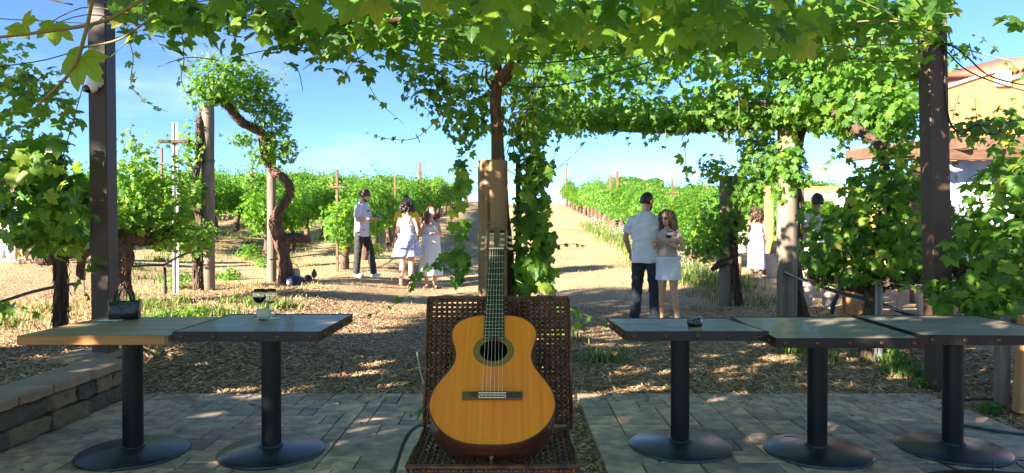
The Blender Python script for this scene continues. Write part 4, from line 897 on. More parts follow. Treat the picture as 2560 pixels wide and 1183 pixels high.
person('woman in tan top, white mini skirt and sunglasses raising a glass of red wine', 2.14, 9.36, R(-30), 1.57, TAN, True, arms={-1: [(-.20, -.04, 1.14), (-.10, -.25, 1.25)], 1: [(.235, .0, 1.14), (.00, -.245, 1.27)]}, legs={-1: [(-.085, -.02, .49), (-.10, .0, .085)], 1: [(.10, -.03, .49), (.155, -.02, .085)]}, head=(R(-10), R(13)), lean=R(3),
       clothes=[dict(t='top', n='knit_top', m=c_tan, z0=.93, sleeve=.35, grow=.013, wr=.004), dict(t='skirt', n='mini_skirt', m=c_skirt, z1=1.03, z0=.68, flare=.025, folds=5, amp=.012), dict(t='sandal', m=c_lt, sm=c_lt, slide=True), dict(t='sunglasses')], hair=dict(m=M['hair_balayage'], len=.46, n=110, curl=.020, front=True, vol=1.06, puff=.75, rough=.01), voxel=.009, group=GR)
wineglass('wine glass of red wine tilted in the hands of the couple', (2.045, 9.03, 1.06), 'redwine', .112, group='wine glasses in hands', M4=Matrix.Rotation(R(12), 4, 'Y'), s=1.22)
GB = 'two women standing by the wooden frame on the right'
person('woman in short white dress and brown cowboy boots behind the round post', 5.20, 15.9, R(168), 1.68, LIGHT, True, arms={-1: [(-.215, .02, 1.14), (-.24, -.02, .90)]}, clothes=[dict(t='top', n='dress_top', m=c_lace, z0=.95, grow=.014, sleeve=.3), dict(t='skirt', n='dress_skirt', m=c_lace, z1=1.06, z0=.58, flare=.10, folds=9, amp=.04), dict(t='shoe', m=c_leath, boot=.62)], hair=dict(m=M['hair_brown'], len=.3), group=GB, face=False, voxel=.018)
person('woman in strapless top and long pale blue knit skirt with curly brown hair', 5.55, 15.5, R(160), 1.66, TAN, True, arms={1: [(.215, .02, 1.14), (.235, -.03, .92)]}, clothes=[dict(t='top', n='strapless_top', m=c_white, z0=1.0, z1=1.32, grow=.012), dict(t='skirt', n='long_skirt', m=c_bluesk, z1=1.10, z0=.24, flare=.03, folds=5, amp=.015), dict(t='shoe', m=c_shoe)], hair=dict(m=M['hair_brown'], len=.34, n=60, curl=.03, puff=1.5), group=GB, face=False, voxel=.018)
GC = 'guests behind the vine row on the right'
person('person in wide beige trousers behind the vine at the leaning post', 4.60, 10.3, R(185), 1.74, OLIVE, False, legs={-1: [(-.15, -.01, .49), (-.21, .02, .085)], 1: [(.15, -.01, .49), (.21, .02, .085)]}, clothes=[dict(t='top', n='shirt', m=c_cream, z0=.86, sleeve=.8), dict(t='legs', n='trousers', m=c_khaki, wide=.035, wr=.012), dict(t='shoe', m=c_shoe)], hair=dict(m=M['hair_dark']), group=GC, face=False, voxel=.018)
person('woman in sleeveless dark navy jumpsuit behind the vine on the right', 5.27, 10.5, R(62), 1.70, TAN, True, arms={-1: [(-.215, -.02, 1.13), (-.12, -.24, 1.14)], 1: [(.215, .0, 1.13), (.14, -.22, 1.16)]}, clothes=[dict(t='top', n='jumpsuit_top', m=c_navy, z0=.90, grow=.012), dict(t='legs', n='jumpsuit_legs', m=c_navy, wide=.02), dict(t='shoe', m=c_black)], hair=dict(m=M['hair_dark'], len=.22), group=GC, voxel=.018)
# seated guest on a bench behind the right row
person('seated guest in cream shorts on the wooden bench behind the right vine row', 5.30, 9.15, R(-28), 1.74, LIGHT, False, drop=.44, legs={-1: [(-.10, -.40, .47), (-.11, -.36, .085)], 1: [(.11, -.40, .47), (.14, -.40, .085)]}, arms={-1: [(-.25, -.02, 1.13), (-.13, -.24, .98)], 1: [(.25, -.02, 1.13), (.13, -.24, .98)]}, clothes=[dict(t='top', n='shirt', m=c_navy, z0=.85, sleeve=.8), dict(t='legs', n='shorts', m=c_khaki, end=.42, wide=.02), dict(t='shoe', m=c_black)], hair=dict(m=M['hair_dark']), group=GC, voxel=.018)
GD = 'guests behind the vines at the far left'
person('woman with ginger hair in a pale blue dress behind the far left vines', -9.35, 13.0, R(60), 1.70, LIGHT, True, clothes=[dict(t='top', n='dress_top', m=c_lblue, z0=.95, grow=.014), dict(t='skirt', n='dress_skirt', m=cloth('pale_blue_cotton', (0.55, 0.63, 0.78)), z1=1.06, z0=.50, flare=.12, folds=8, amp=.05), dict(t='sandal', m=c_leath, sm=c_leath)], hair=dict(m=M['hair_orange'], len=.25), group=GD, voxel=.018)
person('guest in cream top and white trousers at the far left edge', -9.85, 13.3, R(80), 1.72, LIGHT, True, legs={-1: [(-.09, -.12, .49), (-.09, -.22, .085)], 1: [(.09, .08, .49), (.09, .2, .085)]}, clothes=[dict(t='top', n='top', m=c_cream, z0=.86, sleeve=.8), dict(t='legs', n='trousers', m=c_cream, wide=.02), dict(t='shoe', m=c_shoe)], hair=dict(m=M['hair_brown'], len=.2), group=GD, voxel=.018)
# ================================================================ grapevines
TIPS = [(0, 1.0), (9, .84), (15, .80), (21, .70), (29, .56), (36, .70), (44, .76), (53, .90), (61, .76), (70, .70), (80, .60), (88, .50), (97, .60), (107, .64), (117, .74), (128, .62), (140, .55), (153, .48), (166, .36), (177, .10)]
def outline(step):
    R_ = [(a, r) for i, (a, r) in enumerate(TIPS) if step == 1 or i in step]; full = [(-a, r) for a, r in reversed(R_) if a > 0] + R_
    return np.array([(r * sin(math.radians(a)), r * cos(math.radians(a))) for a, r in full])
def leaf_template(pts, ring, curl, fold, seed):
    r2 = np.random.default_rng(seed); n = len(pts)
    def zz(p):
        q = np.hypot(p[:, 0], p[:, 1]); return -curl * q ** 2 * 0.45 + fold * np.abs(p[:, 0]) * .5 + 0.06 * np.sin(p[:, 0] * 5 + seed) * q
    V = [np.zeros((1, 2))]
    if ring: V.append(pts * 0.55)
    V.append(pts * (1 + r2.normal(0, .025, (n, 1)))); P = np.vstack(V); Z = zz(P)
    F = []
    for i in range(n - 1): F.append((0, 1 + i, 2 + i))
    if ring:
        for i in range(n - 1): F += [(1 + i, 1 + n + i, 2 + n + i), (1 + i, 2 + n + i, 2 + i)]
    off = np.array([0, 0]); uv = np.column_stack([P[:, 0] * .45 + .5, P[:, 1] * .45 + .3])
    return np.column_stack([P, Z]), np.array(F), uv
HI = [leaf_template(outline(1), False, c, f, s) for s, (c, f) in enumerate([(.5, .3), (1.0, .1), (.2, .6), (.8, -.3), (1.6, .2), (.3, .9)])]
MIDI = [0, 2, 4, 7, 11, 14, 17, 19]; MID = [leaf_template(outline(MIDI), False, c, f, s) for s, (c, f) in enumerate([(.5, .3), (.9, .1), (.3, .5)])]
LOWI = [0, 4, 7, 14, 18]; LOW = [leaf_template(outline(LOWI), False, .6, .2, 0)]
SINGLE = []
for s_, (c_, f_) in enumerate([(.5, .35), (1.0, .1), (.25, .55), (.8, -.25), (1.3, .3), (.4, .8)]):
    V_, F_, U_ = leaf_template(outline(1), True, c_, f_, s_ + 10); SINGLE.append(mesh_np('leaf', V_, F_, None, U_)); SINGLE[-1].materials.append(M['leaf'])
    SINGLE[-1].polygons.foreach_set('use_smooth', [True] * len(SINGLE[-1].polygons))

def unit(a): return a / np.maximum(np.linalg.norm(a, axis=1, keepdims=True), 1e-9)
class Canes:
    # woody and green stems: every run its own mesh, leaf stalks joined
    def __init__(s): s.runs = []; s.pet = MB(); s.v = []
    def tube(s, pts, r, n=6):
        if n == 4: s.pet.tube(pts, r, 4)
        else: m = MB(); m.tube(pts, r, n); s.runs.append(m)
        s.v.append(0)
    def build(s, name, mat, parent, smooth=True, world=True):
        for m in s.runs: m.build('cane', mat, parent, smooth=True, world=world)
        if s.pet.v: tag(s.pet.build('leaf_stalks', mat, parent, smooth=True, world=world), kind='stuff')
class Leaves:
    def __init__(s): s.p, s.t, s.n, s.s = [], [], [], []
    def put(s, p, t, n, z): s.p.append(np.atleast_2d(p)); s.t.append(np.atleast_2d(t)); s.n.append(np.atleast_2d(n)); s.s.append(np.atleast_1d(z)); return s
    def arrays(s): return np.vstack(s.p), unit(np.vstack(s.t)), unit(np.vstack(s.n)), np.concatenate(s.s)
    def blob(s, c, r, n, size, up=.5, bias=.4, hang=.7, lump=0.0):
        n = int(n * 1.55); size = size * .72; d = unit(rng.normal(size=(n, 3))); u = rng.uniform(0, 1, (n, 1)) ** bias
        if lump: u = u * (1 + lump * np.array([noise.noise(Vector(q) * 2.1 + Vector(c)) for q in d])[:, None])
        p = np.array(c) + d * u * np.array(r)
        nn = d * .65 + np.array([0, 0, up]) + np.array([-.25, -.2, 0]) + rng.normal(0, .45, (n, 3)); tt = np.array([0, 0, -hang]) + d * .45 + rng.normal(0, .5, (n, 3))
        return s.put(p, tt, nn, size * rng.uniform(.4, 1.2, n))
    def slab(s, lo, hi, n, size, up=.9, hang=.5, mask=None):
        if size < .2: n = int(n * 1.5); size = size * .74
        p = rng.uniform(lo, hi, (n, 3))
        if mask is not None: p = p[mask(p)]; n = len(p)
        nn = np.array([-.15, -.2, up]) + rng.normal(0, .5, (n, 3)); tt = np.array([0, 0, -hang]) + rng.normal(0, .6, (n, 3))
        return s.put(p, tt, nn, size * rng.uniform(.45, 1.2, n))
    def shoot(s, ctrl, n, s0, s1, mb=None, rad=.0035, pet=.05, hang=.7, jit=1.0):
        c = catmull([Vector(q) for q in ctrl], 6)
        if mb is not None: mb.tube(c, lerps([rad, rad * .8, rad * .35], len(c)), 6)
        for i in range(n):
            u = (i + .4) / n; q = c[min(int(u * (len(c) - 1)), len(c) - 2)]; d = (c[min(int(u * (len(c) - 1)) + 1, len(c) - 1)] - q).normalized()
            sd = d.cross(Vector((0, 0, 1))); sd = sd.normalized() if sd.length > .1 else Vector((1, 0, 0))
            w = sd * (1 if i % 2 else -1) * rnd.uniform(.5, 1) + Vector((rnd.gauss(0, .4), rnd.gauss(0, .4), rnd.gauss(0, .3))) * jit; w.normalize(); size = .8 * (s0 + (s1 - s0) * u) * rnd.uniform(.7, 1.15)
            base = q + w * pet * (size / s0)
            if mb is not None and rad: mb.tube([q, q.lerp(base, .5) + Vector((0, 0, .006)), base], [.0016, .0013, .0013], 4)
            t = Vector((w.x * .5, w.y * .5, -hang)) + Vector((rnd.gauss(0, .3), rnd.gauss(0, .3), rnd.gauss(0, .2))); nn = Vector((rnd.gauss(0, .5), -.45 + rnd.gauss(0, .45), .55)) + w * .3
            s.put(np.array(base), np.array(t), np.array(nn), size)
        return s
def frames(P, T, Nn):
    T = unit(T - Nn * np.sum(T * Nn, axis=1, keepdims=True)); X = np.cross(T, Nn); return X, T, Nn
def leaf_mesh(name, L, templ, lum=None):
    P, T, Nn, S = L.arrays(); X, T, Nn = frames(P, T, Nn); k = rng.integers(0, len(templ), len(P)); VV, FF, UU, RR = [], [], [], []; off = 0
    for i, (tv, tf, tu) in enumerate(templ):
        m = k == i; c = int(m.sum())
        if not c: continue
        v = tv[None, :, 0, None] * X[m][:, None] + tv[None, :, 1, None] * T[m][:, None] + tv[None, :, 2, None] * Nn[m][:, None]; v = v * S[m][:, None, None] + P[m][:, None]
        VV.append(v.reshape(-1, 3)); FF.append((tf[None] + (np.arange(c) * len(tv))[:, None, None]).reshape(-1, 3) + off); UU.append(np.tile(tu, (c, 1))); off += c * len(tv)
        r = np.clip(rng.beta(1.5, 2.7, c), 0, 1); RR.append(np.repeat(r, len(tv)))
    me = mesh_np(name, np.vstack(VV), np.vstack(FF), np.concatenate(RR), np.vstack(UU)); me.polygons.foreach_set('use_smooth', [True] * len(me.polygons)); return me
def single_leaves(L, parent):
    P, T, Nn, S = L.arrays(); X, T, Nn = frames(P, T, Nn); pl = np.array(parent.location)
    for i in range(len(P)):
        o = link('leaf', SINGLE[rnd.randrange(len(SINGLE))], None, parent)
        m = Matrix((X[i] * S[i], T[i] * S[i], Nn[i] * S[i])).transposed().to_4x4(); m.translation = Vector(P[i] - pl); o.matrix_local = m
def foliage(parent, L, templ, mat, name='foliage'):
    o = link(name, leaf_mesh(name, L, templ), mat, parent, world=True); tag(o, kind='stuff'); return o

def shag(mb, pts, radii, n, seed):
    r = random.Random(seed)
    for _ in range(n):
        i = r.randrange(len(pts) - 4); a = r.uniform(0, 2 * pi); L = r.randint(2, 4); t = (pts[min(i + 2, len(pts) - 1)] - pts[i]).normalized(); u = t.orthogonal().normalized(); w = t.cross(u); wd = r.uniform(.006, .014); vs = []
        for k in range(L + 1):
            p = pts[min(i + k, len(pts) - 1)]; d = u * cos(a + k * .05) + w * sin(a + k * .05); sd = t.cross(d); rr = radii[min(i + k, len(radii) - 1)] * 1.03 + (.004 + .022 * r.random() * (abs(k - L / 2) / L * 2) ** 2)
            vs += [p + d * rr + sd * wd * (1 - .5 * k / L), p + d * rr - sd * wd * (1 - .5 * k / L), p + d * (rr - .004)]
        mb.add(vs, [f for k in range(L) for f in ((3 * k, 3 * k + 1, 3 * k + 4, 3 * k + 3), (3 * k + 1, 3 * k + 2, 3 * k + 5, 3 * k + 4), (3 * k + 2, 3 * k, 3 * k + 3, 3 * k + 5))])
# ---------------- posts of the near pergola
def square_post(x, y, z0, z1, w, label, lean=0.0):
    b = MB(); c = .006; out = [(-w / 2 + c, -w / 2), (w / 2 - c, -w / 2), (w / 2, -w / 2 + c), (w / 2, w / 2 - c), (w / 2 - c, w / 2), (-w / 2 + c, w / 2), (-w / 2, w / 2 - c), (-w / 2, -w / 2 + c)]
    b.prism(out, 0, z1 - z0); o = b.build('pergola_post', M['brownpaint']); o.location = (x, y, z0); o.rotation_euler = (0, lean, 0); return tag(o, label, 'post', 'brown pergola posts')
square_post(-3.25, 5.45, 0.3035, 3.3, .142, 'square dark brown pergola post standing on the block wall at the left', R(-.35)); square_post(3.405, 5.42, -.05, 3.3, .150, 'square dark brown pergola post behind the far right table', R(-1.6))
# security camera on the left post
sec = empty('security_camera', at(238, 205, 5.36), 'white dome security camera with black lens on the left brown post', 'security camera')
M['whiteplastic'] = simple('white_plastic', (.75, .75, .74), .35, var=.05, bstr=0)
b = MB(); b.lathe([(.052, .02), (.056, 0), (.056, -.03), (.045, -.045)], 28); b.build('housing', M['whiteplastic'], sec, smooth=True, sharp=40)
b = MB(); b.ball((-.012, -.012, -.045), (.046, .046, .046), 20, 12); b.build('eyeball', M['whiteplastic'], sec, smooth=True)
b = MB(); b.ball((-.030, -.034, -.062), (.034, .034, .034), 18, 10); b.build('lens_face', M['blackgloss'], sec, smooth=True)
b = MB(); b.cbox((.035, .0, .0), (.06, .05, .05), .006); b.build('bracket', M['whiteplastic'], sec)
tg = MB(); tg.tube([at(260, 405, 5.372), at(259, 416, 5.372)], .004, 6); tag(tg.build('staple', M['whiteplastic'], smooth=True), 'small white staple stuck in the left brown post', 'staple')

# round wooden post in the centre with wires and a split
cp = empty('round_post', (-0.155, 5.5, 0), 'thick round tan wooden post with a long crack and wire bands behind the guitar', 'post')
b = MB(); n = 48; vs = []; zs = np.linspace(-.03, 1.825, 30)
for z in zs:
    for k in range(n):
        a = 2 * pi * k / n; r = .1185 + .003 * noise.noise(Vector((cos(a) * 2, sin(a) * 2, z * 1.5))); ck = -pi / 2 - .22 + .10 * noise.noise(Vector((z * 2.2, 3, 1))) - (1.825 - z) * .10
        da = abs((a - ck + pi) % (2 * pi) - pi)
        if da < .075 and z > .55: r -= .030 * (1 - da / .075) * min(1, (z - .55) * 2)
        vs.append((r * cos(a), r * sin(a), z))
b.add(vs, [(i * n + k, i * n + (k + 1) % n, (i + 1) * n + (k + 1) % n, (i + 1) * n + k) for i in range(len(zs) - 1) for k in range(n)] + [tuple(range((len(zs) - 1) * n, len(zs) * n))]); b.build('shaft', M['postwood'], cp, smooth=True, sharp=60)
for z, k in ((1.645, 3), (1.33, 2), (1.05, 2)):
    b = MB()
    for i in range(k): b.tube([(.1225 * cos(a), .1225 * sin(a), z + .008 * i + .010 * sin(a + i) + .004 * sin(3 * a)) for a in [2 * pi * q / 40 for q in range(41)]], .0026, 6)
    b.build('wire_band', M['wire'], cp, smooth=True)
sl = MB(); sl.cbox((-0.12, 5.62, 1.05), (.10, .08, 2.3), .004); tag(sl.build('support_post', M['brownpaint']), 'slim brown sleeve post rising behind the round wooden post', 'post')

# ---------------- pergola canopy vine
PV = empty('pergola_vine', (0.06, 5.66, 0), 'large grapevine climbing behind the round post and spreading overhead as a leafy canopy', 'grapevine')
tr = MB()
rough_trunk(tr, [(.02, 5.74, -.03), (-.02, 5.74, .7), (-.08, 5.68, 1.5), (-.12, 5.62, 2.05), at(1238, 270, 5.62), at(1243, 205, 5.6)], [.08, .06, .05, .045, .045, .052], seed=2); tr.build('trunk', M['bark_red'], PV, smooth=True, world=True)
for ctrl, rr in (([at(1243, 215, 5.6), at(1246, 170, 5.58), at(1232, 135, 5.5), at(1205, 88, 5.4)], [.036, .026, .022, .015]), ([at(1246, 212, 5.6), at(1262, 190, 5.55), at(1290, 150, 5.45), at(1316, 118, 5.3), at(1420, 70, 5.0), at(1600, 50, 4.8)], [.055, .05, .045, .042, .035, .02]), ([at(1232, 225, 5.62), at(1216, 200, 5.6), at(1218, 160, 5.55)], [.014, .011, .009]),
                 ([at(1205, 90, 5.4), at(1120, 45, 5.1), at(1000, 55, 4.9), at(900, 60, 4.8), at(760, 48, 4.7), at(640, 30, 4.5)], [.018, .026, .028, .026, .024, .015]), ([at(1600, 50, 4.8), at(1750, 95, 5.1), at(1900, 100, 5.2), at(2150, 40, 5.1)], [.02, .022, .02, .012])):
    b = MB(); rough_trunk(b, ctrl, rr, seed=len(rr), n=9); b.build('arm', M['bark_red'], PV, smooth=True, world=True)
canes = Canes(); Lc = Leaves()
def front_mask(p):   # the front edge thins out towards the left corner
    return (p[:, 0] < .625 * p[:, 1]) & (p[:, 0] > -.58 * p[:, 1]) & (p[:, 1] < 5.05 + .75 * np.clip((p[:, 0] + 2.2) / 1.5, 0, 1)) & (p[:, 2] > 2.55 - .02 * p[:, 1])
Lc.slab((-3.2, 3.5, 2.50), (3.5, 5.85, 2.98), 1050, .125, mask=front_mask); Lc.slab((-3.1, 3.3, 2.85), (3.6, 5.9, 3.12), 300, .13, mask=lambda p: (p[:, 0] < .625 * p[:, 1]) & (p[:, 0] > -.58 * p[:, 1]))
# thick fringe of leaves along the front wires, following the lower edge seen against the sky
edge = [(300, 40), (500, 70), (640, 60), (760, 105), (830, 150), (900, 120), (1000, 105), (1100, 130), (1200, 135), (1350, 130), (1500, 120), (1700, 120), (1900, 110), (2000, 95), (2150, 85), (2290, 70), (2360, 30)]
ex = [e[0] for e in edge]; ey = [e[1] for e in edge]
for _ in range(1150):
    px = rnd.uniform(300, 2380); Y = rnd.uniform(4.3, 5.6); lim = float(np.interp(px, ex, ey)); py = lim - abs(rnd.gauss(0, 60)) + rnd.uniform(-12, 12); q = at(px, py, Y)
    Lc.put(np.array(q), np.array([rnd.gauss(0, .4), rnd.gauss(-.1, .3), -.8]), np.array([rnd.gauss(0, .45), -.6 + rnd.gauss(0, .4), .45]), rnd.uniform(.05, .10))
foliage(PV, Lc, HI, M['leaves'])
Lshade = Leaves(); Lshade.slab((-9.6, -3.2, 2.55), (2.5, 3.6, 2.95), 3700, .21, mask=lambda p: ((p[:, 0] > -4.6) | (p[:, 1] < 1.4)) & ((p[:, 1] < 3.25) | (np.abs(p[:, 0]) < 3.4)) & (p[:, 0] < 1.2 - .5 * np.minimum(0, p[:, 1] - 3.2))); Lshade.slab((-7.6, 1.4, 2.6), (-4.6, 3.1, 2.95), 330, .21); Lshade.slab((-8.3, -1.8, 2.6), (-5.0, 1.3, 2.95), 380, .21); Lshade.slab((-5.2, -2.6, 2.6), (-2.2, .6, 2.95), 650, .21); foliage(PV, Lshade, MID, M['leaves'])  # unseen leaves overhead; extra patches added to shade guitar, pavers and mulch
# hanging shoots drawn individually, and the big close leaves: each leaf its own mesh
Ls = Leaves()
for pts, n, s0, s1 in [
    ([(870, 60, 4.9), (905, 170, 5.0), (945, 250, 5.1), (1010, 310, 5.2)], 7, .115, .05), ([(960, 110, 5.0), (880, 160, 5.0), (860, 210, 5.0)], 5, .12, .09), ([(790, 80, 5.0), (785, 130, 5.0), (775, 165, 5.0)], 4, .11, .08),
    ([(1180, 210, 5.4), (1110, 280, 5.3), (1040, 345, 5.2), (960, 345, 5.1), (910, 325, 5.1)], 12, .095, .025), ([(1190, 250, 5.4), (1130, 250, 5.35), (1030, 215, 5.3), (990, 180, 5.3)], 9, .09, .04), ([(310, 60, 4.9), (335, 140, 5.0), (330, 210, 5.0), (365, 255, 5.0), (420, 280, 5.1)], 13, .085, .035),
    ([(455, 60, 4.9), (462, 150, 5.0), (455, 200, 5.0), (470, 240, 5.0)], 7, .07, .03), ([(1420, 300, 6.5), (1400, 340, 5.9), (1380, 420, 5.7)], 6, .10, .06), ([(1840, 120, 4.6), (1846, 260, 4.6), (1850, 360, 4.6), (1870, 470, 4.6)], 9, .10, .04), ([(1700, 320, 6.0), (1712, 380, 6.0), (1718, 440, 6.0), (1735, 475, 6.0)], 6, .11, .06),
    ([(1235, 400, 5.45), (1300, 440, 5.4), (1380, 430, 5.3), (1450, 370, 5.2), (1465, 350, 5.2)], 4, .08, .03), ([(1190, 640, 5.3), (1120, 650, 5.2), (1060, 680, 5.1), (990, 760, 5.0), (900, 795, 5.0)], 13, .105, .03), ([(1150, 700, 5.3), (1090, 660, 5.2), (1040, 690, 5.15), (1020, 715, 5.1)], 7, .10, .05),
    ([(1290, 700, 5.35), (1400, 760, 5.2), (1470, 790, 5.1), (1520, 810, 5.1)], 9, .10, .05), ([(1360, 620, 5.4), (1420, 610, 5.3), (1470, 615, 5.3)], 5, .07, .03), ([(1300, 740, 5.3), (1420, 790, 5.1), (1460, 830, 5.1)], 5, .09, .05)]:
    Ls.shoot([at(*q) for q in pts], n, s0, s1, canes, rad=.0036)
near = Leaves()
for (px, py, Y, s) in [(60, 85, 2.6, .095), (140, 85, 2.6, .085), (205, 165, 2.5, .115), (560, 20, 3.4, .12), (690, 25, 3.5, .12), (800, 60, 3.6, .13), (870, 40, 3.4, .13), (940, 30, 3.2, .12), (1010, 35, 3.4, .13), (1080, 20, 3.2, .13)] + [(rnd.uniform(1120, 2080), rnd.uniform(-40, 105), rnd.uniform(2.7, 4.0), rnd.uniform(.07, .12)) for _ in range(120)] + [(rnd.uniform(1300, 2050), rnd.uniform(60, 150), rnd.uniform(3.4, 4.4), rnd.uniform(.065, .11)) for _ in range(40)]:
    near.put(np.array(at(px, py - 20, Y)), np.array([rnd.gauss(0, .45), rnd.gauss(0, .3), -.8]), np.array([rnd.gauss(0, .4), -.75, .45 + rnd.gauss(0, .3)]), s)
single_leaves(Ls, PV); single_leaves(near, PV)
for pts in ([(360, 0, 2.4), (260, 55, 2.45), (120, 80, 2.5), (0, 95, 2.5)], [(235, 0, 2.4), (215, 90, 2.45), (180, 180, 2.5), (95, 265, 2.6)], [(390, 40, 4.0), (300, 100, 4.2), (200, 120, 4.3)]): canes.tube(catmull([at(*q) for q in pts], 6), lerps([.006, .007, .005], 6 * 3 + 1 if len(pts) == 4 else 13), 7)
for _ in range(46):
    x = rnd.uniform(-2.6, 3.2); y = rnd.uniform(3.6, 5.4); d = Vector((rnd.uniform(-1, 1), rnd.uniform(-.6, .6), 0)).normalized(); p = Vector((x, y, rnd.uniform(2.5, 2.7))); canes.tube(catmull([p, p + d * .35 + Vector((0, 0, .06)), p + d * .7 + Vector((0, 0, rnd.uniform(-.1, .06)))], 5), lerps([.005, .003], 11), 6)
for _ in range(7):      # long thin green stems hanging by the trunk
    x0 = rnd.uniform(1255, 1360); canes.tube(catmull([at(x0 + rnd.uniform(0, 60), 100, 5.3), at(x0 + rnd.uniform(-10, 20), 230, 5.45), at(x0 - rnd.uniform(0, 30), 340, 5.5), at(x0 - rnd.uniform(0, 60), rnd.uniform(380, 440), 5.45)], 5), lerps([.003, .002], 16), 5)
canes.build('canes', M['cane'], PV, smooth=True, world=True)

# leaf skirt climbing round the wooden post
SV = empty('post_vine', (.12, 5.72, 0), 'dense grapevine wrapped round the round wooden post, thickest on its right', 'grapevine')
b = MB(); rough_trunk(b, [(.10, 5.78, -.03), (.11, 5.78, .5), (.06, 5.76, 1.1), (.05, 5.7, 1.9)], [.05, .035, .025, .02], seed=9); b.build('trunk', M['bark'], SV, smooth=True, world=True)
Lp = Leaves(); SL = Leaves()
for (px, py, Y, rx, rz, n, size) in [(1315, 330, 5.66, .19, .30, 80, .085), (1330, 430, 5.66, .16, .26, 75, .09), (1322, 540, 5.66, .14, .28, 60, .095), (1338, 620, 5.66, .17, .22, 60, .095), (1330, 690, 5.66, .18, .16, 50, .095), (1165, 310, 5.74, .18, .26, 50, .08), (1150, 430, 5.74, .09, .18, 16, .085), (1160, 560, 5.74, .05, .22, 12, .09), (1145, 660, 5.72, .10, .14, 16, .09), (1110, 220, 6.45, .42, .32, 130, .085), (1180, 290, 6.4, .34, .28, 90, .085), (1300, 200, 6.4, .5, .3, 130, .085), (1340, 290, 6.4, .34, .3, 110, .085), (1050, 180, 6.4, .3, .2, 50, .08)]:
    q = at(px, py, Y); Lp.blob(q, (rx, .16, rz), n, size)
for _ in range(80):
    px = rnd.choice([rnd.uniform(1298, 1385), rnd.uniform(1298, 1385), rnd.uniform(1298, 1385), rnd.uniform(1125, 1165)]); q = at(px, rnd.uniform(400, 730), rnd.uniform(5.45, 5.60)); SL.put(np.array(q), np.array([rnd.gauss(0, .4), -.1, -.9]), np.array([rnd.gauss(0, .4), -.8, .4]), rnd.uniform(.06, .10))
foliage(SV, Lp, HI, M['leaves']); single_leaves(SL, SV)

# ---------------- wires and cables of the pergola (each its own run)
def cable(name, pts, r, mat, label, cat, n=6, k=8):
    b = MB(); b.tube(catmull([Vector(p) for p in pts], k), r, n); return tag(b.build(name, mat, smooth=True), label, cat)
for i, (pts, r, m, lb) in enumerate([
    ([(-60, 45, 4.9), (224, 60, 5.36), (640, 75, 5.5), (1280, 132, 5.6)], .004, 'wire', 'steel trellis wire from the top left corner past the left post'),
    ([(640, 68, 5.3), (1000, 95, 5.4), (1600, 128, 5.5), (2290, 110, 5.4)], .006, 'wire', 'pale steel wire across the canopy above the couple'),
    ([(560, 62, 5.4), (900, 105, 5.5), (1280, 160, 5.6), (1650, 125, 5.5), (1990, 105, 5.4)], .006, 'blackwire', 'black cable sagging along the canopy through the vine fork'),
    ([(640, 75, 5.45), (1000, 120, 5.5), (1300, 218, 5.55), (1560, 175, 5.5), (1700, 120, 5.4)], .005, 'blackwire', 'black cable looping lowest behind the vine fork'),
    ([(1930, 120, 5.2), (2090, 80, 5.3), (2150, 150, 5.36), (2290, 152, 5.33)], .005, 'blackwire', 'black cable drooping to the upper right post'),
    ([(2240, 70, 5.3), (2340, 110, 5.34), (2420, 180, 5.2), (2560, 228, 5.0), (2680, 240, 4.9)], .006, 'blackwire', 'lower black cable running right from the right post'),
    ([(2340, 100, 5.34), (2400, 130, 5.2), (2470, 190, 5.1), (2580, 218, 5.0)], .006, 'blackwire', 'middle black cable running right from the right post'),
    ([(2345, 105, 5.34), (2450, 135, 5.2), (2620, 175, 5.0)], .005, 'wire', 'upper steel wire running right from the right post'),
    ([(2358, 110, 5.34), (2362, 240, 5.34), (2375, 310, 5.3), (2405, 332, 5.2), (2440, 312, 5.1), (2475, 335, 5.0), (2500, 330, 5.0), (2520, 305, 5.0), (2580, 298, 5.0)], .008, 'blackwire', 'loose black cable looping down from the right post'),
    ([(0, 168, 4.6), (120, 150, 5.0), (224, 118, 5.3), (330, 85, 5.4), (420, 55, 5.4)], .004, 'blackwire', 'thin black cable crossing the left brown post')]):
    cable('overhead_wire' if m == 'wire' else 'overhead_cable', [at(*q) for q in pts], r, M[m], lb, 'wire' if m == 'wire' else 'cable')

# ---------------- other near and middle vines
def vine(label, base, trunk, arms, blobs, templ=MID, mat='leaves', shoots=(), singles=(), bark='bark', seed=0, name='grapevine', group=None, dens=0.62):
    v = empty(name, base, label, 'grapevine', group); b = MB(); pp = rough_trunk(b, trunk[0], trunk[1], seed=seed); shag(b, pp, lerps(trunk[1], len(pp)), int(3.2 * len(pp)), seed); b.build('trunk', M[bark], v, smooth=True, world=True)
    for ctrl, rr in arms:
        b = MB(); pp = rough_trunk(b, ctrl, rr, seed=seed + 3, n=10, knob=.3); shag(b, pp, lerps(rr, len(pp)), int(1.8 * len(pp)), seed); b.build('arm', M[bark], v, smooth=True, world=True)
    L = Leaves(); cn = Canes()
    for c, r, n, s in blobs: L.blob(c, r, int(n * dens), s, lump=.25)
    for pts, n, s0, s1 in shoots: L.shoot(pts, n, s0, s1, cn, rad=.0045)
    foliage(v, L, templ, M[mat])
    if cn.v: cn.build('canes', M['cane'], v, smooth=True, world=True)
    if singles:
        S = Leaves()
        for c, r, n, s in singles: S.blob(c, r, n, s, up=.4)
        single_leaves(S, v)
    return v
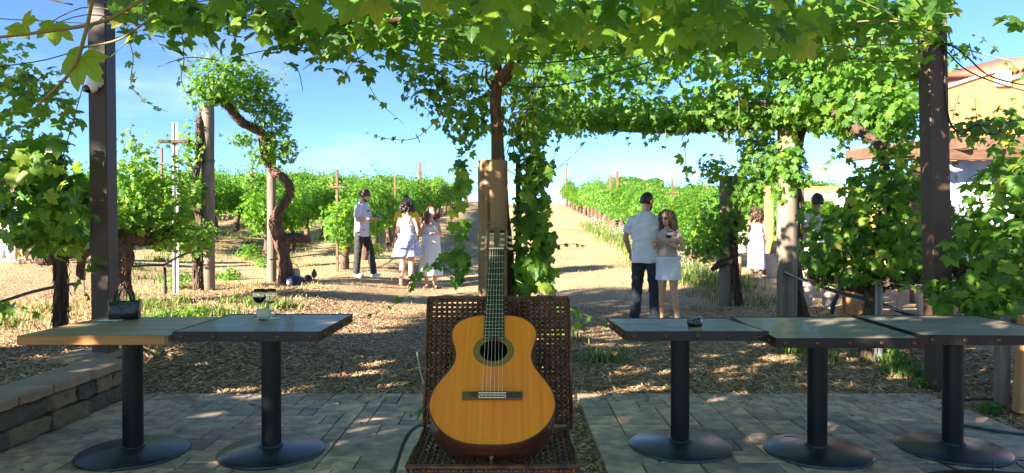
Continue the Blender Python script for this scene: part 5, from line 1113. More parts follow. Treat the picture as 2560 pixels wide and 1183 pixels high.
def upshoots(c, r, n, length, s0, spread=.35):
    out = []
    for _ in range(n):
        p = Vector(c) + Vector((rnd.uniform(-1, 1) * r[0], rnd.uniform(-1, 1) * r[1], r[2] * rnd.uniform(.2, .9))); d = Vector((rnd.gauss(0, spread), rnd.gauss(0, spread), 1)).normalized(); L = length * rnd.uniform(.5, 1.1)
        out.append(([p, p + d * L * .5, p + d * L + Vector((rnd.gauss(0, .06), 0, -.03))], rnd.randint(5, 8), s0, s0 * .4))
    return out
A = at
# arch vine at left: twisted trunk, arm leaning up to the tall post
vine('tall grapevine with S-shaped trunk arching left to the grey post, against the blue sky', (-4.15, 12.4, .28),
     ([A(715, 712, 12.4), A(712, 650, 12.4), A(700, 600, 12.4), A(688, 550, 12.35), A(710, 510, 12.3), A(726, 480, 12.3), A(712, 448, 12.35), A(682, 425, 12.4), A(664, 395, 12.4), A(660, 340, 12.4)], [.14, .105, .125, .10, .072, .068, .068, .07, .06, .055]),
     [([A(664, 400, 12.4), A(655, 335, 12.4), A(630, 318, 12.3), A(600, 300, 12.1), A(570, 265, 11.9), A(545, 240, 11.7)], [.07, .08, .08, .075, .07, .05]), ([A(706, 600, 12.4), A(745, 595, 12.6), A(775, 600, 12.8)], [.12, .09, .05])],
     [(A(560, 200, 11.7), (.55, .5, .42), 520, .085), (A(620, 225, 12.0), (.55, .5, .48), 560, .085), (A(680, 290, 12.3), (.36, .4, .34), 330, .08), (A(700, 370, 12.3), (.33, .35, .32), 300, .075), (A(610, 350, 12.3), (.30, .3, .15), 110, .07), (A(640, 390, 12.3), (.2, .25, .2), 90, .07)],
     shoots=upshoots(A(560, 190, 11.7), (.5, .3, .3), 10, .6, .075) + upshoots(A(640, 220, 12.0), (.5, .3, .3), 10, .5, .075) + [([A(560, 340, 12.2), A(590, 355, 12.2), A(640, 370, 12.3)], 9, .07, .05), ([A(720, 400, 12.3), A(745, 385, 12.3), A(765, 365, 12.3)], 9, .075, .035), ([A(700, 300, 12.2), A(722, 230, 12.2)], 8, .075, .04)], bark='bark_red', seed=5, dens=.95)
vine('grapevine climbing the grey post left of the arch', (-5.2, 11.35, .28), ([A(493, 725, 11.3), A(492, 640, 11.3), A(500, 560, 11.25), A(482, 470, 11.2), A(498, 400, 11.25), A(500, 300, 11.3)], [.07, .06, .055, .055, .05, .045]), [([A(498, 300, 11.3), A(520, 270, 11.5), A(545, 250, 11.6)], [.05, .05, .05])],
     [(A(505, 230, 11.4), (.32, .4, .35), 260, .08), (A(480, 360, 11.2), (.20, .3, .5), 170, .085), (A(480, 480, 11.2), (.26, .3, .3), 190, .09), (A(500, 590, 11.1), (.30, .3, .3), 190, .09), (A(450, 600, 11.0), (.4, .4, .3), 220, .09)], shoots=upshoots(A(500, 220, 11.4), (.3, .3, .3), 6, .5, .075), seed=8)
# heavy old vine behind the left post with thick dark horizontal arms
vine('old grapevine with thick dark horizontal trunk behind the left brown post', (-5.1, 9.0, .27), ([A(312, 755, 9.0), A(305, 690, 9.0), A(312, 640, 9.0), A(300, 600, 9.0)], [.10, .085, .11, .15]),
     [([A(310, 605, 9.0), A(250, 605, 8.9), A(190, 615, 8.7), A(120, 640, 8.5), A(85, 645, 8.4)], [.13, .12, .14, .14, .07]), ([A(300, 595, 9.0), A(340, 590, 9.1), A(390, 590, 9.3), A(440, 580, 9.5)], [.13, .13, .10, .06]), ([A(200, 700, 8.8), A(203, 650, 8.8), A(208, 615, 8.8)], [.05, .045, .06])],
     [(A(330, 520, 9.0), (.42, .45, .42), 430, .105), (A(400, 520, 9.3), (.50, .45, .42), 430, .10), (A(440, 590, 9.4), (.42, .4, .25), 220, .10), (A(340, 430, 9.0), (.30, .4, .32), 190, .10), (A(430, 440, 9.6), (.3, .4, .25), 130, .09), (A(180, 540, 8.6), (.6, .5, .35), 420, .11), (A(80, 540, 8.4), (.5, .5, .4), 330, .11)],
     shoots=upshoots(A(320, 400, 9.0), (.3, .3, .2), 7, .55, .09) + upshoots(A(420, 420, 9.4), (.4, .3, .2), 7, .45, .085), templ=HI, seed=11, dens=.5)
vine('large-leaved grapevine filling the left edge in front of the brown post', (-3.95, 5.9, .27), ([(-3.95, 5.95, .25), (-3.9, 5.9, .8), (-3.85, 5.8, 1.4), (-3.8, 5.7, 1.9)], [.06, .05, .05, .04]),
     [([A(-30, 415, 5.4), A(70, 430, 5.4), A(130, 425, 5.4)], [.03, .03, .02]), ([A(175, 470, 5.6), A(205, 500, 5.7), A(235, 525, 5.8)], [.03, .025, .02])],
     [(A(60, 320, 5.6), (.45, .4, .42), 260, .11), (A(30, 440, 5.4), (.38, .35, .35), 230, .115), (A(120, 480, 5.6), (.42, .35, .35), 270, .115), (A(190, 520, 5.7), (.24, .3, .4), 150, .11), (A(60, 580, 5.3), (.30, .3, .18), 90, .11), (A(70, 220, 5.7), (.32, .35, .22), 110, .10), (A(20, 160, 5.6), (.22, .35, .3), 90, .10), (A(150, 600, 5.5), (.28, .3, .14), 80, .11)],
     shoots=[([A(150, 420, 5.6), A(200, 250, 5.6), A(235, 120, 5.6)], 10, .09, .04), ([A(60, 250, 5.5), A(110, 190, 5.5), A(180, 175, 5.5)], 8, .09, .04), ([A(0, 760, 5.2), A(40, 770, 5.1), A(90, 790, 5.1)], 7, .10, .06), ([A(235, 640, 5.3), A(210, 690, 5.25), A(215, 760, 5.2)], 5, .10, .07)],
     singles=[(A(60, 420, 5.0), (.45, .12, .45), 34, .13), (A(150, 540, 5.2), (.32, .12, .30), 24, .13)], templ=HI, seed=14, dens=.36)
# right arbour: dense roof of leaves over posts, dark beneath
rb = []
for i in range(15):
    u = i / 14; rb.append(((0.45 + 4.6 * u + rnd.uniform(-.1, .1), 8.9 + rnd.uniform(-1.0, 1.2), 2.86 + rnd.uniform(-.06, .12) + .10 * sin(u * 5)), (.62, .75, .30), 170, .105)); rb.append(((0.45 + 4.2 * u, 8.75 + rnd.uniform(-.2, .2), 2.68), (.40, .35, .15), 70, .10)); rb.append(((0.3 + 4.4 * u, 8.3 + rnd.uniform(-.5, .6), 3.22 + rnd.uniform(-.1, .22)), (.5, .5, .26), 75, .10))
vine('grapevine arbour with a dense leaf roof above the couple', (3.85, 8.9, 0), ([A(2020, 830, 8.9), A(1992, 740, 8.9), A(1985, 640, 8.85), A(1990, 520, 8.8), A(1985, 400, 8.8), A(2000, 310, 8.8)], [.10, .09, .085, .085, .08, .07]),
     [([A(1990, 300, 8.8), A(1800, 318, 8.9), A(1600, 322, 9.0), A(1450, 310, 9.0), A(1380, 300, 9.0)], [.06, .055, .05, .04, .03]), ([A(1990, 210, 8.4), A(2050, 255, 7.9), A(2110, 305, 7.4), A(2160, 335, 7.1), A(2210, 370, 6.9)], [.05, .05, .045, .045, .04])],
     rb + [(A(1965, 420, 8.7), (.25, .3, .45), 230, .095), (A(1900, 400, 9.0), (.30, .3, .35), 220, .095), (A(1870, 480, 9.4), (.22, .3, .3), 120, .09), (A(1780, 420, 9.6), (.25, .3, .22), 70, .08), (A(2050, 240, 8.0), (.55, .5, .42), 430, .10), (A(2180, 200, 7.4), (.50, .45, .42), 420, .10), (A(2240, 300, 7.0), (.30, .35, .40), 300, .10), (A(2140, 290, 7.4), (.30, .35, .22), 170, .10), (A(2000, 160, 8.2), (.6, .5, .2), 220, .1)],
     shoots=[([Vector((x_, 8.6, 2.62)), Vector((x_ + .03, 8.55, 2.5)), Vector((x_ + rnd.uniform(-.06, .08), 8.5, 2.62 - rnd.uniform(.1, .42)))], rnd.randint(3, 6), .10, .06) for x_ in [rnd.uniform(.7, 4.2) for _ in range(22)]] + upshoots((2.5, 8.8, 3.1), (2.2, .6, .1), 20, .5, .09) + upshoots(A(2180, 140, 7.4), (.5, .3, .1), 8, .4, .09) + [([A(1620, 330, 8.7), A(1610, 345, 8.7)], 3, .10, .08), ([A(2060, 420, 8.2), A(2090, 380, 8.2), A(2115, 350, 8.2)], 9, .09, .04)], templ=HI, seed=20, dens=1.0)
vine('grapevine twisted round the further round post behind the couple', (4.05, 11.3, 0), ([A(1850, 770, 11.2), A(1840, 690, 11.2), A(1836, 600, 11.2), A(1846, 500, 11.2), A(1840, 440, 11.2)], [.06, .055, .06, .05, .05]), [([A(1838, 650, 11.2), A(1800, 660, 11.2), A(1780, 675, 11.2)], [.06, .05, .03])],
     [(A(1840, 460, 11.2), (.35, .4, .35), 250, .09), (A(1790, 560, 11.2), (.42, .4, .45), 330, .09), (A(1850, 560, 11.0), (.22, .3, .35), 160, .09), (A(1760, 620, 11.2), (.35, .35, .25), 190, .09)], seed=23)
# near right row
vine('grapevine with dark shaggy arm behind the middle right tables', (3.95, 6.75, 0), ([A(2172, 905, 6.7), A(2168, 830, 6.7), A(2180, 770, 6.7), A(2185, 715, 6.7), A(2195, 640, 6.75), A(2215, 480, 6.8), A(2205, 380, 6.9)], [.075, .065, .07, .075, .05, .04, .035]),
     [([A(2188, 715, 6.7), A(2130, 712, 6.8), A(2070, 700, 6.9), A(2020, 690, 7.0)], [.075, .065, .055, .03]), ([A(2188, 715, 6.7), A(2250, 700, 6.5), A(2300, 695, 6.3), A(2340, 700, 6.1)], [.075, .06, .05, .04])],
     [(A(2100, 620, 6.9), (.32, .35, .38), 330, .105), (A(2190, 580, 6.8), (.36, .35, .48), 420, .11), (A(2260, 620, 6.6), (.28, .35, .38), 330, .11), (A(2050, 640, 7.0), (.22, .3, .30), 200, .10), (A(2240, 460, 6.8), (.30, .35, .35), 330, .105), (A(2170, 480, 6.9), (.22, .3, .25), 160, .10), (A(2060, 555, 7.2), (.3, .3, .2), 130, .10), (A(2120, 690, 6.8), (.3, .3, .12), 110, .1)],
     shoots=[([A(2170, 440, 6.9), A(2120, 400, 6.9), A(2075, 370, 6.9)], 8, .09, .05), ([A(2260, 690, 6.2), A(2340, 740, 5.4), A(2420, 760, 5.1), (3.35, 4.95, .73)], 9, .09, .05), ([A(2180, 700, 6.2), A(2290, 720, 5.3), A(2400, 760, 5.0), A(2520, 790, 4.8)], 9, .07, .04)],
     singles=[(A(2180, 560, 6.45), (.50, .1, .42), 36, .125), (A(2260, 650, 6.2), (.25, .1, .2), 20, .12)], templ=HI, seed=26, dens=.42)
vine('large-leaved grapevine at the far right in front of the white canopy', (4.05, 5.6, .08), ([A(2545, 860, 5.5), A(2550, 700, 5.5), A(2555, 560, 5.5), A(2560, 420, 5.5)], [.07, .055, .05, .04]),
     [([A(2550, 715, 5.5), A(2470, 700, 5.5), A(2400, 680, 5.5), A(2370, 660, 5.5)], [.06, .06, .05, .03])],
     [(A(2470, 640, 5.5), (.36, .3, .36), 320, .12), (A(2540, 620, 5.4), (.28, .3, .42), 260, .12), (A(2420, 560, 5.6), (.22, .3, .28), 110, .115), (A(2480, 470, 5.6), (.32, .3, .25), 110, .115), (A(2560, 420, 5.4), (.2, .3, .4), 150, .12), (A(2440, 330, 6.2), (.40, .3, .13), 120, .10), (A(2520, 310, 6.3), (.35, .3, .16), 120, .10), (A(2400, 730, 5.2), (.26, .25, .16), 110, .115), (A(2500, 750, 5.1), (.3, .25, .18), 140, .12)],
     shoots=[([A(2440, 330, 6.0), A(2438, 280, 6.0), A(2436, 240, 6.0)], 7, .06, .02), ([A(2550, 300, 6.0), A(2540, 260, 6.0), A(2530, 240, 6.0)], 6, .07, .03), ([A(2380, 300, 6.0), A(2385, 270, 6.0), A(2398, 235, 6.0)], 5, .06, .02), ([A(2600, 60, 4.6), A(2540, 55, 4.5), A(2505, 50, 4.5)], 6, .12, .09), ([A(2360, 60, 5.3), A(2375, 110, 5.3), A(2390, 150, 5.3)], 6, .09, .05), ([A(2560, 190, 5.2), A(2480, 120, 5.2), A(2430, 80, 5.2)], 8, .06, .03), ([A(2420, 110, 5.2), A(2430, 140, 5.2), A(2450, 150, 5.2)], 4, .08, .05)],
     singles=[(A(2470, 640, 5.05), (.36, .1, .34), 34, .14), (A(2540, 450, 5.05), (.16, .1, .34), 14, .14), (A(2420, 760, 4.9), (.36, .1, .10), 24, .115)], templ=HI, seed=29, dens=.34)

# ---------------- round grey trellis posts near and far
def round_post(label, px0, pytop, pyfoot, Y, r, mat='greypost', cut=True):
    x = (px0 - 1280) / FPX * Y; zt = A(px0, pytop, Y).z; z0 = ground_h(x, Y); o = empty('trellis_post', (x, Y, z0), label, 'post')
    b = MB(); n = 20; vs = []; zs = np.linspace(-.05, zt - z0, 14)
    for z in zs: vs += [((r + .006 * noise.noise(Vector((cos(2 * pi * k / n) * 3, sin(2 * pi * k / n) * 3, z * 2 + px0)))) * cos(2 * pi * k / n), (r) * sin(2 * pi * k / n), z) for k in range(n)]
    b.add(vs, [(i * n + k, i * n + (k + 1) % n, (i + 1) * n + (k + 1) % n, (i + 1) * n + k) for i in range(len(zs) - 1) for k in range(n)] + [tuple(range((len(zs) - 1) * n, len(zs) * n))]); b.build('shaft', M[mat], o, smooth=True, sharp=60)
    return o
p = round_post('tall weathered grey post at the left end of the arch vine', 520, 268, 715, 11.4, .105)
for zz in (2.13, 1.75, .72):
    b = MB()
    for i in range(3): b.tube([(.112 * cos(a), .112 * sin(a), zz + .012 * i + .012 * sin(a + i)) for a in [2 * pi * q / 24 for q in range(25)]], .005, 5)
    b.build('tie_band', simple('green_tie', (.02, .17, .12), .6, bstr=0) if zz > 2 else M['wire'], p, smooth=True)
round_post('pale round post beside the S-shaped vine trunk', 679, 330, 705, 12.55, .082)
round_post('grey round post standing to the right behind the couple', 1815, 440, 765, 11.3, .108)
p = round_post('leaning round post under the log beam of the right arbour', 1968, 285, 825, 8.75, .125)
b = MB(); b.cbox((.02, -.128, 2.47), (.045, .006, .66), .001); b.build('metal_strap', M['steel'], p)
lb = MB(); lb.tube([A(1870, 272, 8.72), A(2018, 274, 8.72)], .088, 18); o = lb.build('log_beam', M['redwood'], smooth=True, sharp=60); tag(o, 'short peeled log beam resting on the right arbour post', 'beam')
def steel_post(px, top, foot, Y, w, label):
    x = (px - 1280) / FPX * Y; z0 = ground_h(x, Y); zt = A(px, top, Y).z - z0; o = empty('steel_stake', (x, Y, z0), label, 'stake')
    b = MB(); b.prism([(-w, -w * .5), (-w * .5, -w * .5), (-w * .3, .0), (w * .3, .0), (w * .5, -w * .5), (w, -w * .5), (w, -w * .3), (w * .6, -w * .3), (w * .4, w * .4), (-w * .4, w * .4), (-w * .6, -w * .3), (-w, -w * .3)], -.05, zt); b.build('channel', M['steel'], o); return o, zt
o_, zt_ = steel_post(440, 307, 735, 10.6, .045, 'galvanised steel stake with wooden crossarm left of the grey post')
b = MB(); b.cbox((0, -.05, A(440, 355, 10.6).z - o_.location.z), (.48, .05, .05), .006); b.build('crossarm', M['bark'], o_)
steel_post(2196, 700, 897, 6.6, .036, 'galvanised steel stake beside the trunk of the near right vine')

# ---------------- vineyard rows up the hill: single vines copied along each row
def vine_proto(seed):
    r2 = random.Random(seed); v = empty('row_vine', (0, 0, 0), 'x', 'grapevine'); b = MB()
    rough_trunk(b, [(0, 0, -.05), (r2.uniform(-.06, .06), r2.uniform(-.06, .06), .35), (r2.uniform(-.08, .08), r2.uniform(-.1, .1), .72), (0, .0, .82)], [.11, .085, .09, .12], k=4, n=9, knob=.3, seed=seed); b.build('trunk', M['bark_red'], v, smooth=True)
    b = MB(); rough_trunk(b, [(0, -.85, .90), (0, -.4, .84), (0, 0, .80), (0, .4, .84), (0, .85, .90)], [.03, .05, .08, .05, .03], k=4, n=8, knob=.3, seed=seed); b.build('arm', M['bark'], v, smooth=True)
    L = Leaves(); 
    for i in range(5): L.blob((r2.uniform(-.08, .08), -.8 + .4 * i, 1.16 + r2.uniform(-.06, .08)), (.38, .44, .58), 280, .10, lump=.35)
    for i in range(30):
        p = Vector((r2.uniform(-.2, .2), r2.uniform(-.9, .9), 1.45)); d = Vector((r2.gauss(0, .28), r2.gauss(0, .15), 1)).normalized(); q = r2.uniform(.25, .9); L.shoot([p, p + d * q * .5, p + d * q], 6, .09, .045, None, pet=.05)
    for i in range(10):
        p = Vector((r2.choice([-1, 1]) * .3, r2.uniform(-.9, .9), 1.3)); d = Vector((math.copysign(1, p.x), r2.gauss(0, .2), -.5)).normalized(); L.shoot([p, p + d * .25, p + d * .42 - Vector((0, 0, .12))], 5, .09, .06, None, pet=.05)
    f = link('foliage', leaf_mesh('row_foliage', L, MID), M['leaves_far'], v); tag(f, kind='stuff'); return v
protos = [vine_proto(s) for s in (31, 32, 33, 34)]; used = [False] * 4
def place_vine(x, y, label, group, sc_=1.0):
    i = rnd.randrange(4)
    if not used[i]: o = protos[i]; used[i] = True
    else: o = copy_tree(protos[i])
    o.location = (x, y, ground_h(x, y)); o.rotation_euler = (0, 0, rnd.choice([0, pi]) + rnd.uniform(-.06, .06)); o.scale = (sc_ * rnd.uniform(.8, 1.2), sc_, sc_ * rnd.uniform(.82, 1.12)); tag(o, label, 'grapevine', group)
def wood_stake(x, y, h, label, arm=True, w=.055):
    o = empty('vineyard_stake', (x, y, ground_h(x, y)), label, 'stake', 'wooden trellis stakes in the vineyard'); b = MB(); b.cbox((0, 0, h / 2 - .05), (w, w, h + .1), .004); b.build('shaft', M['redwood'], o)
    if arm: b = MB(); b.cbox((0, -.045, h - .38), (.36, .025, .035), .004); b.build('crossarm', M['redwood'], o)
ORD = 'first second third fourth fifth sixth seventh eighth ninth tenth eleventh twelfth thirteenth fourteenth fifteenth sixteenth seventeenth eighteenth nineteenth twentieth twenty-first twenty-second twenty-third twenty-fourth twenty-fifth twenty-sixth'.split()
ROWS = [(-3.75, 15.2, 'first row left of the path'), (-6.3, 17.5, 'second row left of the path'), (-8.9, 17.0, 'third row left of the path'), (-11.5, 15.5, 'fourth row left of the path'), (-14.2, 15.5, 'fifth row left of the path'), (-16.9, 17, 'sixth row left of the path'), (-19.6, 20, 'leftmost row of the vineyard'), (4.55, 17.6, 'first row right of the path'), (7.2, 19.5, 'second row right of the path'), (9.9, 21, 'third row right of the path'), (12.6, 22, 'fourth row right of the path'), (15.3, 24, 'rightmost row of the vineyard')]
for ri, (x, y0, nm) in enumerate(ROWS):
    y = y0; i = 0
    while y < (58 if abs(x) < 10 else 50):
        place_vine(x + rnd.uniform(-.08, .08), y, ORD[i] + ' grapevine up the hill in the ' + nm, 'vines of the ' + nm, 1.0 + .10 * min(1, (y - 14) / 40)); 
        if i % 5 == 3 and abs(x) < 12: wood_stake(x + .1, y + .85, 2.0 + rnd.uniform(-.15, .3), ORD[i // 5] + ' wooden crossarm stake up the hill in the ' + nm)
        y += 1.75 if y < 40 else 2.4; i += 1
for px, Y, h, lb in ((843, 14.7, 2.2, 'tall wooden crossarm stake just left of the man with the phone'), (1050, 27.8, 2.7, 'plain wooden stake above the woman in the white dress'), (1400, 58, 3.0, 'left of two wooden stakes at the top of the path'), (1416, 55, 3.3, 'right of two wooden stakes at the top of the path'), (1527, 31.5, 2.45, 'left of two wooden stakes above the couple'), (1543, 30, 2.65, 'right of two wooden stakes above the couple'), (1680, 19.4, 2.3, 'wooden stake with crossarm above the woman in sunglasses'), (405, 16.5, 2.5, 'crossarm stake seen beside the left brown post')):
    wood_stake((px - 1280) / FPX * Y, Y, h, lb, arm=px in (843, 1680, 405), w=.11 if Y > 20 else .05)
# drip lines of the rows
cable('drip_line', [(-4.4, 12.4, .72), (-3.9, 15, .78), (-3.75, 18, 1.0), (-3.75, 26, 1.6)], .011, M['blackwire'], 'black drip irrigation line along the first left row', 'hose')
cable('drip_line', [A(200, 708, 7.5), A(150, 715, 7.2), A(80, 730, 6.9), A(0, 755, 6.5), A(-80, 775, 6.2)], .017, M['blackwire'], 'thick black drip pipe slanting across the left edge', 'hose')
cable('drip_line', [A(310, 668, 9.6), A(360, 664, 9.8), A(408, 662, 10), A(430, 650, 10.1), A(470, 632, 10.3), A(505, 628, 10.8)], .016, M['blackwire'], 'grey drip pipe joined to a riser by the steel stake', 'hose')
cable('drip_riser', [A(411, 668, 10), A(412, 700, 10), A(413, 735, 10)], .02, M['blackwire'], 'short black riser pipe left of the steel stake', 'pipe')
cable('hose_bundle', [A(1960, 683, 8.6), A(2010, 700, 8.4), A(2090, 728, 7.8), A(2190, 755, 7.2), A(2260, 782, 6.8), A(2330, 800, 6.5)], .020, M['blackwire'], 'black hose bundle sagging from the leaning post to the right row', 'hose')
cable('hose_bundle', [A(1962, 680, 8.58), A(2020, 706, 8.3), A(2110, 738, 7.7), A(2200, 764, 7.1), A(2330, 796, 6.48)], .012, M['wire'], 'grey wire running with the black hoses on the right row', 'wire')
cable('drip_riser', [A(2080, 790, 9.6), A(2084, 762, 9.6), A(2094, 740, 9.6), A(2104, 722, 9.6)], .03, M['blackwire'], 'black bent standpipe behind the middle right table', 'pipe')
# ================================================================ background and small things
A = at
# orange building on the right
M['stucco'] = simple('orange_stucco', (0.52, 0.25, 0.085), .9, var=.06, scale=(3, 3, 3), bstr=.15, per_object=False); M['flash'] = simple('grey_flashing', (.42, .43, .45), .6, var=.1); M['tile'] = simple('red_roof_tile', (.42, .13, .07), .8, var=.25); M['white'] = simple('white_canvas', (.46, .49, .55), .85, var=.05, bstr=.1); M['timber'] = wood('brown_timber', (.07, .035, .02), (.17, .09, .05), (3, 20, 20), .7, bstr=.3); M['orangewood'] = wood('orange_timber', (.36, .15, .055), (.58, .28, .11), (20, 20, 3), .7, bstr=.3)
Yb = 24.0
bd = empty('winery_building', (15.5, Yb, ground_h(15.5, Yb)), 'orange stucco building with sloping parapet at the upper right', 'building')
def wall_poly(pts, depth, mat, name, parent, y):
    b = MB(); n = len(pts); vs = [(q[0], y, q[1]) for q in pts] + [(q[0], y + depth, q[1]) for q in pts]
    b.add(vs, [tuple(range(n)), tuple(reversed(range(n, 2 * n)))] + [(k, n + k, n + (k + 1) % n, (k + 1) % n) for k in range(n)]); return b.build(name, mat, parent, world=True)
q = lambda px, py: (A(px, py, Yb).x, A(px, py, Yb).z)
p1, p2, p3, p4 = q(2330, 232), q(2482, 182), q(2482, 214), q(2640, 166)
wall_poly([(p1[0], 0), (p2[0], 0), p2, p1], .5, M['stucco'], 'wall', bd, Yb); wall_poly([(p3[0] + .0, 0), (p4[0] + 12, 0), (p4[0] + 12, p4[1] + 3.6), p3], .5, M['stucco'], 'wall', bd, Yb + .02)
def strip(a, b_, w, d, name, mat):
    m = MB(); L = Vector((b_[0] - a[0], 0, b_[1] - a[1])); c = Vector(((a[0] + b_[0]) / 2, Yb + .26, (a[1] + b_[1]) / 2 + w / 2)); m.box(c, (L.length, d, w), Matrix.Rotation(-math.atan2(L.z, L.x), 3, 'Y')); return m.build(name, mat, bd, world=True)
strip(p1, p2, .10, .7, 'coping', M['flash']); strip(p3, (p4[0] + 12, p4[1] + 3.6), .10, .7, 'coping', M['flash'])
m = MB(); a0 = q(2482, 180); m.box((a0[0] + .28, Yb + .5, (a0[1] + p3[1]) / 2), (.52, 1.2, a0[1] - p3[1] + .1)); m.build('chimney_cap', M['flash'], bd, world=True)
rf = MB(); r0, r1 = A(2518, 186, 27), A(2700, 140, 27); dv = (r1 - r0)
rf.add([r0 + Vector((0, 0, -.05)), r1, r1 + Vector((0, 5, .9)), r0 + Vector((.6, 5, .9)), r0 + Vector((0, 0, -.35)), r1 + Vector((0, 0, -.3)), r1 + Vector((0, 5, .6)), r0 + Vector((.6, 5, .6))], [(0, 1, 2, 3), (7, 6, 5, 4), (0, 4, 5, 1), (1, 5, 6, 2), (2, 6, 7, 3), (3, 7, 4, 0)]); rfo = rf.build('tile_roof', M['tile'], bd, world=True)
for k in range(14):
    t = MB(); s = r0.lerp(r1, k / 14 + .02) + Vector((0, -.05, .05)); e = s + Vector((.3, 5, .95)); t.tube([s, e], .11, 8); t.build('tile_ridge', M['tile'], rfo, smooth=True, world=True)
w2 = MB(); w2.box((r0.x + 5.2, 30.5, 3.3), (8.4, 5, 6.6)); w2.build('upper_wall', M['stucco'], bd, world=True)
# white canopy wall and brown timber pergola in front of the building
wc = empty('white_canopy', (8.6, 12.0, .0), 'white canvas marquee wall behind the far right vine', 'marquee')
b = MB(); x0, x1 = A(2372, 0, 12).x, 12.5; n = 40; vs = []
for i in range(n + 1):
    x = x0 + (x1 - x0) * i / n; yy = 12 + .05 * sin(i * 1.1) + .03 * sin(i * 2.7)
    vs += [(x, yy, .05), (x, yy, A(0, 402, 12).z)]
b.add(vs, [(2 * i, 2 * i + 2, 2 * i + 3, 2 * i + 1) for i in range(n)]); o = b.build('canvas_side', M['white'], wc, smooth=True, world=True); sm = o.modifiers.new('t', 'SOLIDIFY'); sm.thickness = .012
b = MB(); b.box(((x0 + x1) / 2, 12.06, A(0, 402, 12).z - .03), (x1 - x0, .05, .06)); b.build('top_rail', M['timber'], wc, world=True)
tp = empty('timber_pergola', (9.2, 11.4, 0), 'brown timber pergola beams in front of the orange building', 'pergola')
zb = A(0, 388, 11.5).z
for (x_, w_) in ((9.2, 5.6),): b = MB(); b.cbox((A(2290, 0, 11.5).x + w_ / 2, 11.5, zb), (w_, .10, .17), .008); b.build('beam', M['timber'], tp, world=True)
for k in range(7):
    b = MB(); xx = A(2330, 0, 11.5).x + .55 * k; b.cbox((xx, 12.4, zb + .20), (.09, 2.4, .22), .008, Matrix.Rotation(R(22), 3, 'Z')); b.build('rafter', M['timber'], tp, world=True)
for xx in (A(2300, 0, 11.5).x, A(2300, 0, 11.5).x + 5.2):
    b = MB(); b.cbox((xx, 11.62, zb / 2 - .06), (.14, .12, zb - .06), .008); b.build('post', M['timber'], tp, world=True)
# wooden frame with hanging sign
fr_ = empty('timber_arch', (A(1920, 0, 16.4).x, 16.4, ground_h(6.2, 16.4)), 'tan wooden frame post and beam carrying the hanging sign', 'frame'); zt = A(0, 480, 16.4).z
xl, xr = A(1922, 0, 16.4).x, A(2190, 0, 16.4).x
for xx in (xl, xr): b = MB(); b.cbox((xx, 16.4, zt / 2), (.17, .17, zt), .01); b.build('post', M['orangewood'], fr_, world=True)
b = MB(); b.cbox(((xl + xr) / 2, 16.4, zt + .06), (xr - xl + .3, .15, .13), .008); b.build('beam', M['orangewood'], fr_, world=True)
b = MB(); b.cbox((xl + .35, 16.25, A(0, 640, 16.2).z), (.9, .14, .10), .008); b.build('rail', M['orangewood'], fr_, world=True)
M['signwood'] = simple('weathered_sign_board', (.20, .15, .13), .8, var=.25, scale=(4, 30, 30))
sg = empty('hanging_sign', A(2055, 490, 15.9), 'grey wooden sign with white capital lettering hanging behind the vine', 'sign'); b = MB(); b.cbox((0, 0, 0), (1.06, .04, .27), .006); b.build('board', M['signwood'], sg)
text('lettering', 'UN SCREEN', .15, M['paper'], sg, Matrix.Translation((-.02, -.024, .0)) @ Matrix.Rotation(pi / 2, 4, 'X'))
for s in (-1, 1): b = MB(); b.tube([(s * .45, 0, .13), (s * .45, 0, .25)], .006, 6); b.build('chain', M['wire'], sg, smooth=True)
lg = empty('round_emblem', A(2105, 498, 15.8), 'white scrolled round emblem hanging beside the lettered sign', 'emblem'); b = MB(); b.lathe([(.20, -.015), (.21, 0), (.20, .015)], 32, M=Matrix.Rotation(pi / 2, 4, 'X')); b.build('disc', M['white'], lg, smooth=True, sharp=40)
for sx_ in (-1, 1):
    b = MB(); b.tube([(sx_ * (.06 + .05 * cos(a) * (1 - a / 16)), -.02, .02 + .07 * sin(a) * (1 - a / 16)) for a in np.linspace(0, 11, 40)], .009, 6); b.build('scroll', M['flash'], lg, smooth=True)
# coats and bag hung on the frame
ct = empty('hung_jackets', A(1932, 640, 16.1), 'beige and black jackets draped over the frame rail', 'jackets')
for k, (dx, w_, h_, m_, y_) in enumerate(((-.02, .42, .62, c_khaki, -.06), (.16, .28, .80, c_black, -.02), (-.16, .26, .5, cloth('brown_jacket', (.2, .12, .08)), .0), (.28, .34, .55, c_khaki, -.05))):
    b = MB(); b.rings([(dx, y_ - .16, .06 - h_ * u, w_ / 2 * (1 - .12 * u), .055 + .02 * sin(u * 4 + k)) for u in np.linspace(0, 1, 9)], 24, fold=lambda u, a: .16 * u * sin(5 * a + k)); b.build('jacket', m_, ct, smooth=True)
b = MB(); b.ball((.22, -.2, .12), (.22, .12, .11)); b.build('black_bag', M['blackleather'], ct, smooth=True)
# bench of the seated guest, orange timber
bn = empty('wooden_bench', (5.35, 9.3, ground_h(5.35, 9.3)), 'orange-brown timber bench behind the right vine row', 'bench')
for k in range(3): b = MB(); b.cbox((0, -.02 + .13 * k, .40), (1.5, .12, .035), .004); b.build('slat', M['orangewood'], bn)
for s in (-1, 1): b = MB(); b.cbox((s * .62, .11, .19), (.08, .36, .38), .006); b.build('leg', M['orangewood'], bn)
for k in range(2): b = MB(); b.cbox((0, .36, .56 + .16 * k), (1.5, .03, .12), .004); b.build('back_slat', M['orangewood'], bn)
for s in (-1, 1): b = MB(); b.cbox((s * .62, .395, .42), (.06, .035, .84), .004); b.build('back_post', M['orangewood'], bn)
